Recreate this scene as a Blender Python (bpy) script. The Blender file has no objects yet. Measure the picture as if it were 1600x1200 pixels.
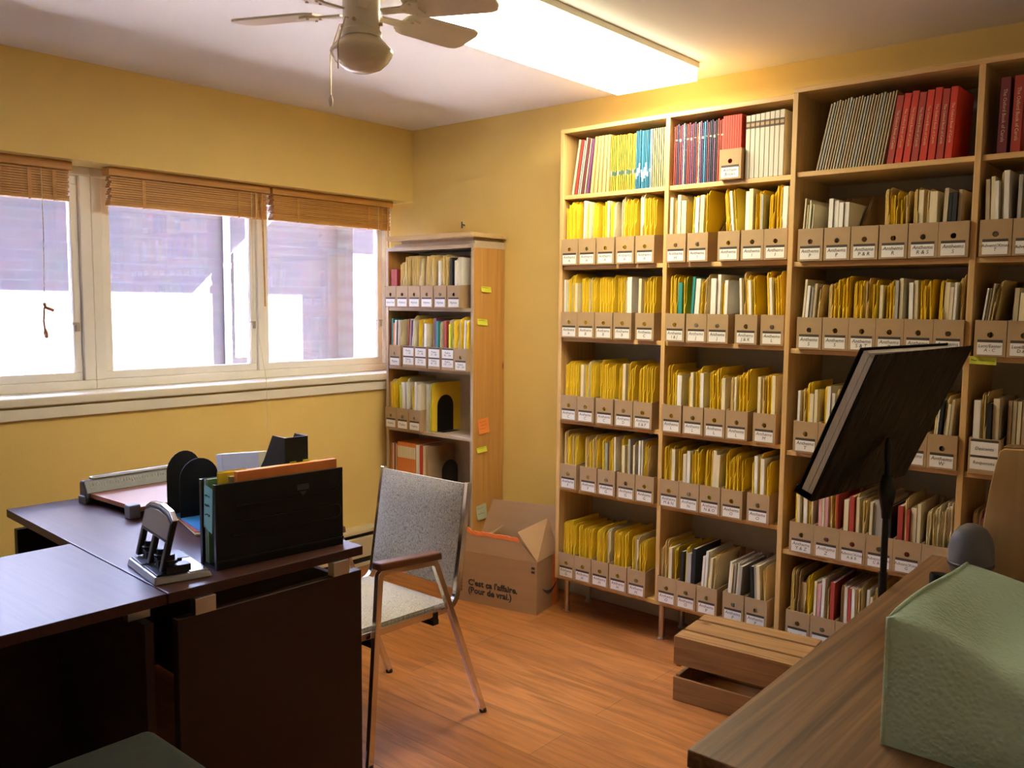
import bpy, bmesh, math, random
from mathutils import Vector, Matrix
R = math.radians
S = bpy.context.scene
COL = S.collection
random.seed(7)

# ------------------------------------------------------------------ camera
cam_d = bpy.data.cameras.new('camera'); cam = bpy.data.objects.new('camera', cam_d); COL.objects.link(cam)
cam_d.sensor_width = 36.0; cam_d.lens = 30.744; cam_d.clip_start = 0.05
cam.matrix_world = Matrix(((0.755917, -0.066243, 0.651307, 2.56788),
                           (0.654602, 0.062515, -0.753384, -3.30356),
                           (0.00919, 0.995843, 0.090619, 1.5),
                           (0, 0, 0, 1)))
S.camera = cam
# ------------------------------------------------------------------ world, sun, exposure
W = bpy.data.worlds.new('sky'); S.world = W; W.use_nodes = True
_bg = W.node_tree.nodes['Background']
_bg.inputs[0].default_value = (0.52, 0.66, 1.0, 1); _bg.inputs[1].default_value = 13.0
sun_d = bpy.data.lights.new('sun', 'SUN'); sun_d.energy = 300; sun_d.angle = R(0.5); sun_d.color = (1, .96, .9)
sun = bpy.data.objects.new('sun', sun_d); COL.objects.link(sun)
sun.rotation_euler = Vector((1.0, 1.8, 1.73)).to_track_quat('Z', 'Y').to_euler()
LAMP_STRENGTH = 7.6
S.view_settings.view_transform = 'Standard'
S.view_settings.look = 'None'
S.view_settings.gamma = 1.0
S.view_settings.use_curve_mapping = False
S.view_settings.exposure = 2.0

# ------------------------------------------------------------------ materials
def _nt(name):
    m = bpy.data.materials.new(name); m.use_nodes = True
    nt = m.node_tree; b = nt.nodes['Principled BSDF']
    return m, nt, b
def mat(name, c, rough=.6, metal=0.0, var=.06, scale=(8, 8, 8), bump=0.0, bscale=None, spec=.5, detail=4):
    m, nt, b = _nt(name)
    b.inputs['Roughness'].default_value = rough; b.inputs['Metallic'].default_value = metal
    b.inputs['Specular IOR Level'].default_value = spec
    tc = nt.nodes.new('ShaderNodeTexCoord'); mp = nt.nodes.new('ShaderNodeMapping')
    mp.inputs['Scale'].default_value = scale if not isinstance(scale, (int, float)) else (scale,) * 3
    nz = nt.nodes.new('ShaderNodeTexNoise'); nz.inputs['Detail'].default_value = detail; nz.inputs['Scale'].default_value = 1
    rp = nt.nodes.new('ShaderNodeValToRGB')
    rp.color_ramp.elements[0].position = .3; rp.color_ramp.elements[1].position = .7
    rp.color_ramp.elements[0].color = tuple(max(0, x * (1 - var)) for x in c) + (1,)
    rp.color_ramp.elements[1].color = tuple(min(1, x * (1 + var)) for x in c) + (1,)
    L = nt.links.new
    L(tc.outputs['Object'], mp.inputs[0]); L(mp.outputs[0], nz.inputs['Vector']); L(nz.outputs[0], rp.inputs[0])
    L(rp.outputs[0], b.inputs['Base Color'])
    if bump:
        n2 = nt.nodes.new('ShaderNodeTexNoise'); n2.inputs['Scale'].default_value = bscale or 60; n2.inputs['Detail'].default_value = 3
        bp = nt.nodes.new('ShaderNodeBump'); bp.inputs['Strength'].default_value = bump; bp.inputs['Distance'].default_value = .01
        L(tc.outputs['Object'], n2.inputs['Vector']); L(n2.outputs[0], bp.inputs['Height']); L(bp.outputs[0], b.inputs['Normal'])
    return m
def wood(name, dark, light, axis='x', rough=.4, fine=70, coarse=5, knots=False):
    m, nt, b = _nt(name); L = nt.links.new
    b.inputs['Roughness'].default_value = rough
    tc = nt.nodes.new('ShaderNodeTexCoord'); mp = nt.nodes.new('ShaderNodeMapping')
    sc = [fine] * 3; sc['xyz'.index(axis)] = coarse * .6
    mp.inputs['Scale'].default_value = sc
    nz = nt.nodes.new('ShaderNodeTexNoise'); nz.inputs['Detail'].default_value = 6; nz.inputs['Scale'].default_value = 1
    nz.inputs['Distortion'].default_value = .6
    rp = nt.nodes.new('ShaderNodeValToRGB')
    rp.color_ramp.elements[0].position = .32; rp.color_ramp.elements[1].position = .68
    rp.color_ramp.elements[0].color = dark + (1,); rp.color_ramp.elements[1].color = light + (1,)
    L(tc.outputs['Object'], mp.inputs[0]); L(mp.outputs[0], nz.inputs['Vector']); L(nz.outputs[0], rp.inputs[0])
    out = rp.outputs[0]
    if knots:
        v = nt.nodes.new('ShaderNodeTexVoronoi'); v.inputs['Scale'].default_value = 1
        m2 = nt.nodes.new('ShaderNodeMapping'); s2 = [5.5] * 3; s2['xyz'.index(axis)] = 3.2; m2.inputs['Scale'].default_value = s2
        r2 = nt.nodes.new('ShaderNodeValToRGB'); r2.color_ramp.elements[0].position = .03; r2.color_ramp.elements[1].position = .1
        r2.color_ramp.elements[0].color = (.45, .28, .18, 1); r2.color_ramp.elements[1].color = (1, 1, 1, 1)
        mx = nt.nodes.new('ShaderNodeMix'); mx.data_type = 'RGBA'; mx.blend_type = 'MULTIPLY'; mx.inputs[0].default_value = 1
        L(tc.outputs['Object'], m2.inputs[0]); L(m2.outputs[0], v.inputs['Vector']); L(v.outputs['Distance'], r2.inputs[0])
        L(out, mx.inputs[6]); L(r2.outputs[0], mx.inputs[7]); out = mx.outputs[2]
    L(out, b.inputs['Base Color'])
    return m
M = {}
M['wall'] = mat('yellow wall paint', (.76, .555, .175), .7, var=.03, scale=3, bump=.06, bscale=90)
M['ceiling'] = mat('off white ceiling paint', (.80, .785, .76), .85, var=.02, scale=2, bump=.05, bscale=120)
M['bounce_wall'] = mat('cream bounce wall paint', (.80, .74, .58), .7, var=.03, scale=3)  # unseen walls, made paler than the yellow ones to bounce light
M['white_paint'] = mat('cream white trim paint', (.78, .74, .62), .4, var=.03, scale=5)
M['vinyl'] = mat('white window vinyl', (.86, .84, .78), .35, var=.02, scale=4)
M['skirt'] = mat('grey white baseboard', (.55, .53, .5), .5)
M['birch'] = wood('birch veneer', (.58, .36, .13), (.72, .47, .19), 'z', .42)
M['birch_x'] = wood('birch veneer shelf', (.60, .375, .135), (.74, .49, .20), 'x', .42)
M['back_panel'] = mat('grey beige back panel', (.50, .46, .40), .7)
M['pine'] = wood('pine board', (.43, .21, .05), (.57, .30, .08), 'z', .5, 38, 2.5, True)
M['chip'] = mat('pale laminate edge', (.50, .40, .28), .55, var=.05, scale=20)
M['board'] = wood('pale board', (.50, .34, .15), (.60, .43, .21), 'x', .5, 45, 3)
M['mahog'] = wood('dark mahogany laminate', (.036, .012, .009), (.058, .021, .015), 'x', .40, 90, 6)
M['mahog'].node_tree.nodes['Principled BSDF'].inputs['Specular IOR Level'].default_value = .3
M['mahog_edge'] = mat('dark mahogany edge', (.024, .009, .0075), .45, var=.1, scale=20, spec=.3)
M['steel'] = mat('satin steel', (.55, .53, .5), .3, 1.0, var=.04)
M['chrome'] = mat('chrome tube', (.70, .68, .66), .16, 1.0, var=.02)
M['black'] = mat('black plastic', (.009, .009, .009), .4, var=.1, spec=.35)
M['black_matte'] = mat('black matte', (.009, .009, .009), .6, var=.1, spec=.25)
M['rubber'] = mat('dark grey plastic', (.045, .047, .05), .45, var=.1)
M['grey_pl'] = mat('grey plastic', (.16, .16, .17), .45, var=.06)
M['silver_pl'] = mat('silver plastic', (.30, .30, .30), .35, .6, var=.04)
M['card'] = mat('brown file cardboard', (.40, .265, .13), .75, var=.05, scale=14)
M['label_white'] = mat('white label paper', (.82, .80, .74), .6, var=.02)
M['label_band'] = mat('dark brown label slot', (.055, .04, .03), .6)
M['ink'] = mat('ink', (.03, .03, .035), .6, var=.02)
M['carton'] = mat('corrugated carton', (.40, .245, .13), .8, var=.06, scale=(3, 3, 20))
M['orange'] = mat('orange carton tape', (.80, .20, .05), .6, var=.1, scale=30)
M['crate'] = wood('stained crate pine', (.21, .10, .026), (.35, .18, .052), 'x', .6, 40, 4, True)
M['oak'] = wood('walnut woodgrain laminate', (.085, .037, .010), (.235, .115, .038), 'y', .5, 62, 2.4)
M['armwood'] = wood('dark arm wood', (.10, .032, .014), (.16, .055, .025), 'y', .4)
M['maple'] = wood('maple veneer', (.42, .26, .10), (.52, .33, .14), 'z', .35, 20, 5)
M['bamboo'] = wood('bamboo slat', (.44, .20, .035), (.60, .31, .07), 'y', .5, 60, 4)
M['fan'] = mat('cream enamel', (.88, .82, .62), .35, var=.03)
M['brass'] = mat('brass chain', (.55, .42, .18), .35, 1.0)
M['lampglass'] = mat('opal glass', (.88, .80, .58), .15, var=.03)
_lg = M['lampglass'].node_tree.nodes['Principled BSDF']; _lg.inputs['Subsurface Weight'].default_value = .7; _lg.inputs['Subsurface Radius'].default_value = (.08, .07, .05)
M['stool'] = mat('grey green upholstery', (.020, .024, .018), .9, var=.15, scale=60)
M['bookend'] = mat('black enamelled steel', (.006, .006, .006), .45, var=.1, spec=.3)
M['heater'] = mat('cream heater enamel', (.62, .52, .32), .4, var=.03)
M['slot_shade'] = mat('dark slot', (.02, .018, .015), .6)  # near-black fill painting the shade inside the heater's openings
M['cutboard'] = mat('pinkish melamine board', (.33, .165, .115), .45, var=.06, scale=6)
M['cutedge'] = mat('reddish board edge', (.36, .14, .05), .5)
M['binder'] = mat('white binder', (.72, .68, .58), .5, var=.03)
M['stone'] = mat('exterior paving', (.35, .33, .31), .9)
M['pipe'] = mat('painted downpipe', (.10, .11, .16), .6)

def tweed():
    m, nt, b = _nt('grey tweed upholstery'); L = nt.links.new
    b.inputs['Roughness'].default_value = .95
    tc = nt.nodes.new('ShaderNodeTexCoord'); mp = nt.nodes.new('ShaderNodeMapping'); mp.inputs['Scale'].default_value = (420, 420, 130)
    nz = nt.nodes.new('ShaderNodeTexNoise'); nz.inputs['Scale'].default_value = 1; nz.inputs['Detail'].default_value = 5
    rp = nt.nodes.new('ShaderNodeValToRGB'); e = rp.color_ramp.elements
    e[0].position = .30; e[0].color = (.09, .085, .08, 1); e[1].position = .52; e[1].color = (.46, .40, .275, 1)
    e2 = e.new(.8); e2.color = (.55, .52, .45, 1)
    bp = nt.nodes.new('ShaderNodeBump'); bp.inputs['Strength'].default_value = .3; bp.inputs['Distance'].default_value = .003
    L(tc.outputs['Object'], mp.inputs[0]); L(mp.outputs[0], nz.inputs['Vector']); L(nz.outputs[0], rp.inputs[0]); L(rp.outputs[0], b.inputs['Base Color'])
    L(nz.outputs[0], bp.inputs['Height']); L(bp.outputs[0], b.inputs['Normal'])
    return m
M['tweed'] = tweed()
def leather():
    m, nt, b = _nt('mint pebbled vinyl'); L = nt.links.new
    b.inputs['Roughness'].default_value = .42; b.inputs['Base Color'].default_value = (.46, .63, .47, 1)
    tc = nt.nodes.new('ShaderNodeTexCoord')
    v = nt.nodes.new('ShaderNodeTexVoronoi'); v.inputs['Scale'].default_value = 135; v.feature = 'SMOOTH_F1'
    bp = nt.nodes.new('ShaderNodeBump'); bp.inputs['Strength'].default_value = .75; bp.inputs['Distance'].default_value = .0035; bp.invert = True
    L(tc.outputs['Object'], v.inputs['Vector']); L(v.outputs['Distance'], bp.inputs['Height']); L(bp.outputs[0], b.inputs['Normal'])
    return m
M['mint'] = leather()
def floor_mat():
    m, nt, b = _nt('laminate planks'); L = nt.links.new
    tc = nt.nodes.new('ShaderNodeTexCoord')
    br = nt.nodes.new('ShaderNodeTexBrick')
    br.inputs['Scale'].default_value = 1; br.inputs['Brick Width'].default_value = 1.25; br.inputs['Row Height'].default_value = .19
    br.inputs['Mortar Size'].default_value = .0012; br.inputs['Mortar Smooth'].default_value = .2; br.offset = .37
    br.inputs['Color1'].default_value = (.30, .112, .030, 1); br.inputs['Color2'].default_value = (.39, .155, .044, 1)
    br.inputs['Mortar'].default_value = (.12, .05, .02, 1)
    mp = nt.nodes.new('ShaderNodeMapping'); mp.inputs['Scale'].default_value = (3.0, 32, 10)
    nz = nt.nodes.new('ShaderNodeTexNoise'); nz.inputs['Scale'].default_value = 1; nz.inputs['Detail'].default_value = 7; nz.inputs['Distortion'].default_value = .8
    rp = nt.nodes.new('ShaderNodeValToRGB'); e = rp.color_ramp.elements
    e[0].position = .28; e[0].color = (.62, .55, .48, 1); e[1].position = .62; e[1].color = (1.18, 1.15, 1.1, 1)
    mx = nt.nodes.new('ShaderNodeMix'); mx.data_type = 'RGBA'; mx.blend_type = 'MULTIPLY'; mx.inputs[0].default_value = 1
    # knots
    m2 = nt.nodes.new('ShaderNodeMapping'); m2.inputs['Scale'].default_value = (2.2, 5.5, 1)
    v = nt.nodes.new('ShaderNodeTexVoronoi'); v.inputs['Scale'].default_value = 1
    r2 = nt.nodes.new('ShaderNodeValToRGB'); r2.color_ramp.elements[0].position = .02; r2.color_ramp.elements[1].position = .085
    r2.color_ramp.elements[0].color = (.35, .25, .2, 1); r2.color_ramp.elements[1].color = (1, 1, 1, 1)
    mx2 = nt.nodes.new('ShaderNodeMix'); mx2.data_type = 'RGBA'; mx2.blend_type = 'MULTIPLY'; mx2.inputs[0].default_value = 1
    L(tc.outputs['Object'], br.inputs['Vector']); L(tc.outputs['Object'], mp.inputs[0]); L(mp.outputs[0], nz.inputs['Vector'])
    L(nz.outputs[0], rp.inputs[0]); L(br.outputs['Color'], mx.inputs[6]); L(rp.outputs[0], mx.inputs[7])
    L(tc.outputs['Object'], m2.inputs[0]); L(m2.outputs[0], v.inputs['Vector']); L(v.outputs['Distance'], r2.inputs[0])
    L(mx.outputs[2], mx2.inputs[6]); L(r2.outputs[0], mx2.inputs[7]); L(mx2.outputs[2], b.inputs['Base Color'])
    b.inputs['Roughness'].default_value = .29
    return m
M['floor'] = floor_mat()
def brick_mat():
    m, nt, b = _nt('red brick'); L = nt.links.new
    tc = nt.nodes.new('ShaderNodeTexCoord'); mp = nt.nodes.new('ShaderNodeMapping'); mp.inputs['Rotation'].default_value = (R(90), 0, R(90))
    sp = nt.nodes.new('ShaderNodeSeparateXYZ'); cb = nt.nodes.new('ShaderNodeCombineXYZ')
    br = nt.nodes.new('ShaderNodeTexBrick'); br.inputs['Scale'].default_value = 1
    br.inputs['Brick Width'].default_value = .22; br.inputs['Row Height'].default_value = .075; br.inputs['Mortar Size'].default_value = .006
    br.inputs['Color1'].default_value = (.0175, .0095, .0088, 1); br.inputs['Color2'].default_value = (.012, .0074, .0078, 1); br.inputs['Mortar'].default_value = (.019, .0155, .015, 1)
    nz = nt.nodes.new('ShaderNodeTexNoise'); nz.inputs['Scale'].default_value = 5
    mx = nt.nodes.new('ShaderNodeMix'); mx.data_type = 'RGBA'; mx.blend_type = 'OVERLAY'; mx.inputs[0].default_value = .4
    L(tc.outputs['Object'], sp.inputs[0]); L(sp.outputs['Y'], cb.inputs['X']); L(sp.outputs['Z'], cb.inputs['Y'])
    L(cb.outputs[0], br.inputs['Vector']); L(tc.outputs['Object'], nz.inputs['Vector'])
    L(br.outputs['Color'], mx.inputs[6]); L(nz.outputs['Color'], mx.inputs[7]); L(mx.outputs[2], b.inputs['Base Color'])
    b.inputs['Roughness'].default_value = .9
    return m
M['brick'] = brick_mat()
def glass_mat():
    m = bpy.data.materials.new('window glass'); m.use_nodes = True; nt = m.node_tree; nt.nodes.clear(); L = nt.links.new
    o = nt.nodes.new('ShaderNodeOutputMaterial'); mx = nt.nodes.new('ShaderNodeMixShader')
    t = nt.nodes.new('ShaderNodeBsdfTransparent'); t.inputs[0].default_value = (.80, .80, .88, 1)
    g = nt.nodes.new('ShaderNodeBsdfGlossy'); g.inputs['Roughness'].default_value = .02
    f = nt.nodes.new('ShaderNodeFresnel'); f.inputs[0].default_value = 1.45
    L(f.outputs[0], mx.inputs[0]); L(t.outputs[0], mx.inputs[1]); L(g.outputs[0], mx.inputs[2]); L(mx.outputs[0], o.inputs[0])
    return m
M['glass'] = glass_mat()
def emis(name, c, s):
    m = bpy.data.materials.new(name); m.use_nodes = True; nt = m.node_tree; nt.nodes.clear()
    o = nt.nodes.new('ShaderNodeOutputMaterial'); e = nt.nodes.new('ShaderNodeEmission')
    e.inputs[0].default_value = c + (1,); e.inputs[1].default_value = s
    nt.links.new(e.outputs[0], o.inputs[0]); return m
M['lens'] = emis('lit fluorescent lens', (1.0, .88, .62), LAMP_STRENGTH); M['lens_side'] = emis('lit fluorescent lens edge', (1.0, .88, .62), LAMP_STRENGTH * .25)
# paper and cover colours
PC = {'yellow': (.87, .62, .03), 'manila': (.76, .58, .25), 'cream': (.74, .64, .40), 'white': (.80, .77, .68), 'grey': (.40, .38, .33),
      'black': (.015, .015, .016), 'red': (.42, .05, .03), 'bright red': (.62, .045, .02), 'orange': (.80, .25, .05), 'teal': (.03, .26, .24), 'green': (.16, .30, .13),
      'lime': (.62, .66, .05), 'blue': (.05, .28, .48), 'navy': (.04, .05, .13), 'purple': (.18, .06, .17), 'maroon': (.22, .04, .05),
      'tan': (.42, .29, .16), 'pale green': (.48, .52, .36), 'pink': (.62, .32, .30), 'beige': (.50, .41, .24), 'mustard': (.60, .40, .04), 'umber': (.07, .035, .015), 'dimmed yellow': (.62, .46, .05), 'dimmed cream': (.58, .42, .17), 'ivory': (.58, .55, .45), 'dull blue': (.03, .20, .36), 'dull sky': (.07, .27, .42), 'mushroom': (.46, .41, .27), 'sky': (.10, .38, .60), 'dark green': (.05, .11, .07), 'light blue': (.45, .55, .58)}  # top-shelf yellow, cream, ivory and blues are darkened to offset the lamp's glare
PM = {k: mat(k + ' card', v, .6, var=.10, scale=(60, 4, 7)) for k, v in PC.items()}
PAGE = {'white': mat('white sheets', (.80, .77, .68), .8, var=.14, scale=(700, 2, 2)), 'cream': mat('cream sheets', (.72, .62, .38), .8, var=.16, scale=(700, 2, 2)), 'buff': mat('buff sheets', (.82, .70, .24), .8, var=.14, scale=(700, 2, 2))}

# ------------------------------------------------------------------ mesh helpers
class MB:
    def __init__(s): s.v = []; s.f = []; s.mi = []
    def add(s, vs, fs, mi=0):
        o = len(s.v); s.v += [tuple(x) for x in vs]; s.f += [tuple(i + o for i in f) for f in fs]; s.mi += [mi] * len(fs); return s
    def box(s, x0, x1, y0, y1, z0, z1, mx=None, mi=0):
        vs = [Vector((x, y, z)) for x in (x0, x1) for y in (y0, y1) for z in (z0, z1)]
        if mx is not None: vs = [mx @ v for v in vs]
        return s.add(vs, [(0, 1, 3, 2), (4, 6, 7, 5), (0, 4, 5, 1), (2, 3, 7, 6), (0, 2, 6, 4), (1, 5, 7, 3)], mi)
    def hexa(s, b4, t4, mi=0):
        return s.add(list(b4) + list(t4), [(3, 2, 1, 0), (4, 5, 6, 7), (0, 1, 5, 4), (1, 2, 6, 5), (2, 3, 7, 6), (3, 0, 4, 7)], mi)
    def prism(s, pts, fn, a, b, mi=0):
        n = len(pts); vs = [fn(p, a) for p in pts] + [fn(p, b) for p in pts]
        fs = [tuple(range(n))[::-1], tuple(range(n, 2 * n))] + [(i, (i + 1) % n, (i + 1) % n + n, i + n) for i in range(n)]
        return s.add(vs, fs, mi)
    def tube(s, path, r, n=10, caps=True, mi=0):
        P = [Vector(p) for p in path]; rs = r if isinstance(r, (list, tuple)) else [r] * len(P)
        o = len(s.v); prev = None
        for i, p in enumerate(P):
            t = (P[min(i + 1, len(P) - 1)] - P[max(i - 1, 0)]).normalized()
            if prev is None:
                a = Vector((0, 0, 1)) if abs(t.z) < .9 else Vector((1, 0, 0)); u = t.cross(a).normalized()
            else: u = (prev - t * prev.dot(t)).normalized()
            prev = u; w = t.cross(u)
            for k in range(n):
                an = 2 * math.pi * k / n; s.v.append(tuple(p + (u * math.cos(an) + w * math.sin(an)) * rs[i]))
        for i in range(len(P) - 1):
            for k in range(n):
                a = o + i * n + k; b = o + i * n + (k + 1) % n; s.f.append((a, b, b + n, a + n)); s.mi.append(mi)
        if caps:
            s.f.append(tuple(range(o, o + n))[::-1]); s.f.append(tuple(range(o + (len(P) - 1) * n, o + len(P) * n))); s.mi += [mi, mi]
        return s
    def lathe(s, prof, c=(0, 0, 0), n=28, mi=0):
        o = len(s.v); c = Vector(c)
        for r, z in prof:
            for k in range(n):
                a = 2 * math.pi * k / n; s.v.append((c.x + r * math.cos(a), c.y + r * math.sin(a), c.z + z))
        for i in range(len(prof) - 1):
            for k in range(n):
                a = o + i * n + k; b = o + i * n + (k + 1) % n; s.f.append((a, b, b + n, a + n)); s.mi.append(mi)
        s.f.append(tuple(range(o, o + n))[::-1]); e = o + (len(prof) - 1) * n; s.f.append(tuple(range(e, e + n))); s.mi += [mi, mi]
        return s
    def mesh(s, name, mats):
        me = bpy.data.meshes.new(name); me.from_pydata(s.v, [], s.f)
        for m in (mats if isinstance(mats, (list, tuple)) else [mats]): me.materials.append(m)
        for p, i in zip(me.polygons, s.mi): p.material_index = i
        bm = bmesh.new(); bm.from_mesh(me); bmesh.ops.recalc_face_normals(bm, faces=bm.faces); bm.to_mesh(me); bm.free()
        return me
    def build(s, name, mats, parent=None, loc=None, rot=None, smooth=False, bevel=0, sub=0, seg=2):
        return link(name, s.mesh(name, mats), parent, loc, rot, smooth, bevel, sub, seg)
def link(name, me, parent=None, loc=None, rot=None, smooth=False, bevel=0, sub=0, seg=2):
    o = bpy.data.objects.new(name, me); COL.objects.link(o)
    if parent is not None: o.parent = parent
    if loc is not None: o.location = loc
    if rot is not None: o.rotation_euler = rot
    if bevel:
        b = o.modifiers.new('bevel', 'BEVEL'); b.width = bevel; b.segments = seg; b.limit_method = 'ANGLE'; b.angle_limit = R(40)
    if sub:
        m = o.modifiers.new('sub', 'SUBSURF'); m.levels = sub; m.render_levels = sub
    if smooth:
        for p in me.polygons: p.use_smooth = True
        if smooth == 'auto':
            e = o.modifiers.new('split', 'EDGE_SPLIT'); e.split_angle = R(38)
    return o
def tag(o, label, cat, group=None):
    o['label'] = label; o['category'] = cat
    if group: o['group'] = group
    return o
def thing(name, label, cat, loc=(0, 0, 0), rz=0, group=None):
    o = bpy.data.objects.new(name, None); COL.objects.link(o); o.location = loc; o.rotation_euler = (0, 0, rz); o.empty_display_size = .05
    return tag(o, label, cat, group)
def struct(name, mb, m, bevel=0):
    o = mb.build(name, m, bevel=bevel); o['kind'] = 'structure'; return o
def text(name, s, size, mtl, parent, loc, rot, align='CENTER', shear=0, bold=0, sp=1.0, cache={}):
    key = (s, size, align, shear, bold)
    if key not in cache:
        c = bpy.data.curves.new(name, 'FONT'); c.body = s; c.size = size; c.align_x = align; c.align_y = 'CENTER'
        c.shear = shear; c.offset = bold; c.resolution_u = 2; c.space_line = sp * .9
        tmp = bpy.data.objects.new('tmp', c); COL.objects.link(tmp)
        me = bpy.data.meshes.new_from_object(tmp.evaluated_get(bpy.context.evaluated_depsgraph_get()))
        bpy.data.objects.remove(tmp); bpy.data.curves.remove(c)
        me.name = name; me.materials.clear(); me.materials.append(mtl); cache[key] = me
    o = bpy.data.objects.new(name, cache[key]); COL.objects.link(o); o.parent = parent; o.location = loc; o.rotation_euler = rot
    return o
ORD = ['zeroth', 'first', 'second', 'third', 'fourth', 'fifth', 'sixth', 'seventh', 'eighth', 'ninth', 'tenth', 'eleventh', 'twelfth', 'thirteenth', 'fourteenth',
       'fifteenth', 'sixteenth', 'seventeenth', 'eighteenth', 'nineteenth', 'twentieth', 'twenty-first', 'twenty-second', 'twenty-third', 'twenty-fourth', 'twenty-fifth', 'twenty-sixth', 'twenty-seventh', 'twenty-eighth', 'twenty-ninth', 'thirtieth']
NUM = ['no', 'one', 'two', 'three', 'four', 'five', 'six', 'seven', 'eight']

# ------------------------------------------------------------------ room shell
XW, YW, ZC = -1.34, .30, 2.516
struct('floor', MB().box(-1.62, 3.4, -4.7, .42, -.1, 0), M['floor'])
struct('ceiling', MB().box(-1.62, 3.4, -4.7, .42, ZC, ZC + .2), M['ceiling'])
struct('wall_back', MB().box(-1.62, 3.4, YW, .42, 0, ZC), M['wall'])
wl = MB().box(-1.62, XW - .02, -4.7, YW, 0, 1.09)
wl.box(-1.62, XW, -4.7, YW, 2.10, ZC)
wl.box(-1.62, XW - .02, -4.7, -3.15, 1.09, 2.10)
struct('wall_left', wl, M['wall'])
struct('wall_right', MB().box(3.2, 3.4, -4.7, YW, 0, ZC), M['bounce_wall'])
struct('wall_front', MB().box(-1.34, 3.2, -4.7, -4.55, 0, ZC), M['bounce_wall'])
struct('baseboard_back', MB().box(-.6, 3.2, YW - .015, YW, 0, .13), M['skirt'], .003)
# sill and apron
t1 = MB().box(-1.60, XW + .012, -3.15, YW, 1.055, 1.093); struct('trim_1', t1, M['white_paint'], .006)
struct('trim_2', MB().box(XW - .02, XW - .002, -3.15, YW, .998, 1.045), M['white_paint'], .003)

# windows
def window(name, y0, y1, mulls, sash):
    w = bpy.data.objects.new(name, None); COL.objects.link(w); w['kind'] = 'structure'
    f = MB(); xa, xb = -1.60, -1.525
    f.box(xa, xb, y0, y1, 1.093, 1.135); f.box(xa, xb, y0, y1, 2.06, 2.10)
    f.box(xa, xb, y0, y0 + .05, 1.135, 2.06); f.box(xa, xb, y1 - .05, y1, 1.135, 2.06)
    for m in mulls: f.box(xa, xb, m - .02, m + .02, 1.135, 2.06)
    f.build('frame', M['vinyl'], w, bevel=.004)
    for a, b in sash:
        s = MB(); x0, x1 = -1.585, -1.545
        s.box(x0, x1, a, b, 1.135, 1.172); s.box(x0, x1, a, b, 2.02, 2.06)
        s.box(x0, x1, a, a + .035, 1.172, 2.02); s.box(x0, x1, b - .035, b, 1.172, 2.02)
        so = s.build('sash', M['vinyl'], w, bevel=.003)
        MB().box(-1.568, -1.562, a + .035, b - .035, 1.172, 2.02).build('pane', M['glass'], so)
        MB().box(-1.545, -1.535, b - .028, b - .012, 1.36, 1.40).box(-1.54, -1.52, b - .05, b - .02, 1.39, 1.40).build('latch', M['steel'], so)
    return w
window('window_1', -3.15, -1.51, [-2.35], [(-3.10, -2.37), (-2.33, -1.5605)])
window('window_2', -1.51, .29, [-.625], [(-1.455, -.645), (-.605, .235)])

# exterior
ex = MB().box(-4.8, -4.5, -7, 6, -.5, 2.62)
ex.box(-4.5, -4.26, 2.2, 3.2, -.5, 2.62)
o = struct('exterior_brick_wall', ex, M['brick'])
ev = MB().box(-4.9, -3.90, -7, 1.71, 2.60, 2.66).box(-4.9, -3.90, 1.87, 6, 2.60, 2.66)
struct('exterior_eave', ev, M['white_paint'])
struct('exterior_ground', MB().box(-4.5, -1.62, -7, 6, -.6, -.5), M['stone'])
struct('exterior_wall_of_this_building', MB().box(-1.66, -1.62, -7, 6, -.5, .95), M['brick'])
dp = thing('downpipe', 'dark painted downpipe on the brick wall outside the middle pane', 'pipe', (-4.464, .95, -.5))
MB().tube([(0, 0, .02), (0, 0, 3.0)], .031, 12).build('pipe', M['pipe'], dp, smooth='auto')
for z in (.9, 2.3): MB().tube([(0, 0, z), (0, 0, z + .04)], .035, 12).build('bracket', M['pipe'], dp)
wf = thing('exterior_window', 'narrow white framed window in the brick wall beyond the downpipe', 'window', (-4.48, 1.13, 1.0))
MB().box(-.02, .02, -.09, -.06, 0, .95).box(-.02, .02, .06, .09, 0, .95).box(-.02, .02, -.06, .06, 0, .04).box(-.02, .02, -.06, .06, .91, .95).box(-.02, .02, -.06, .06, .55, .58).build('frame', M['vinyl'], wf)
MB().box(-.015, -.01, -.06, .06, .04, .91).build('pane', mat('dark pane', (.03, .04, .06), .1), wf)

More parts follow.
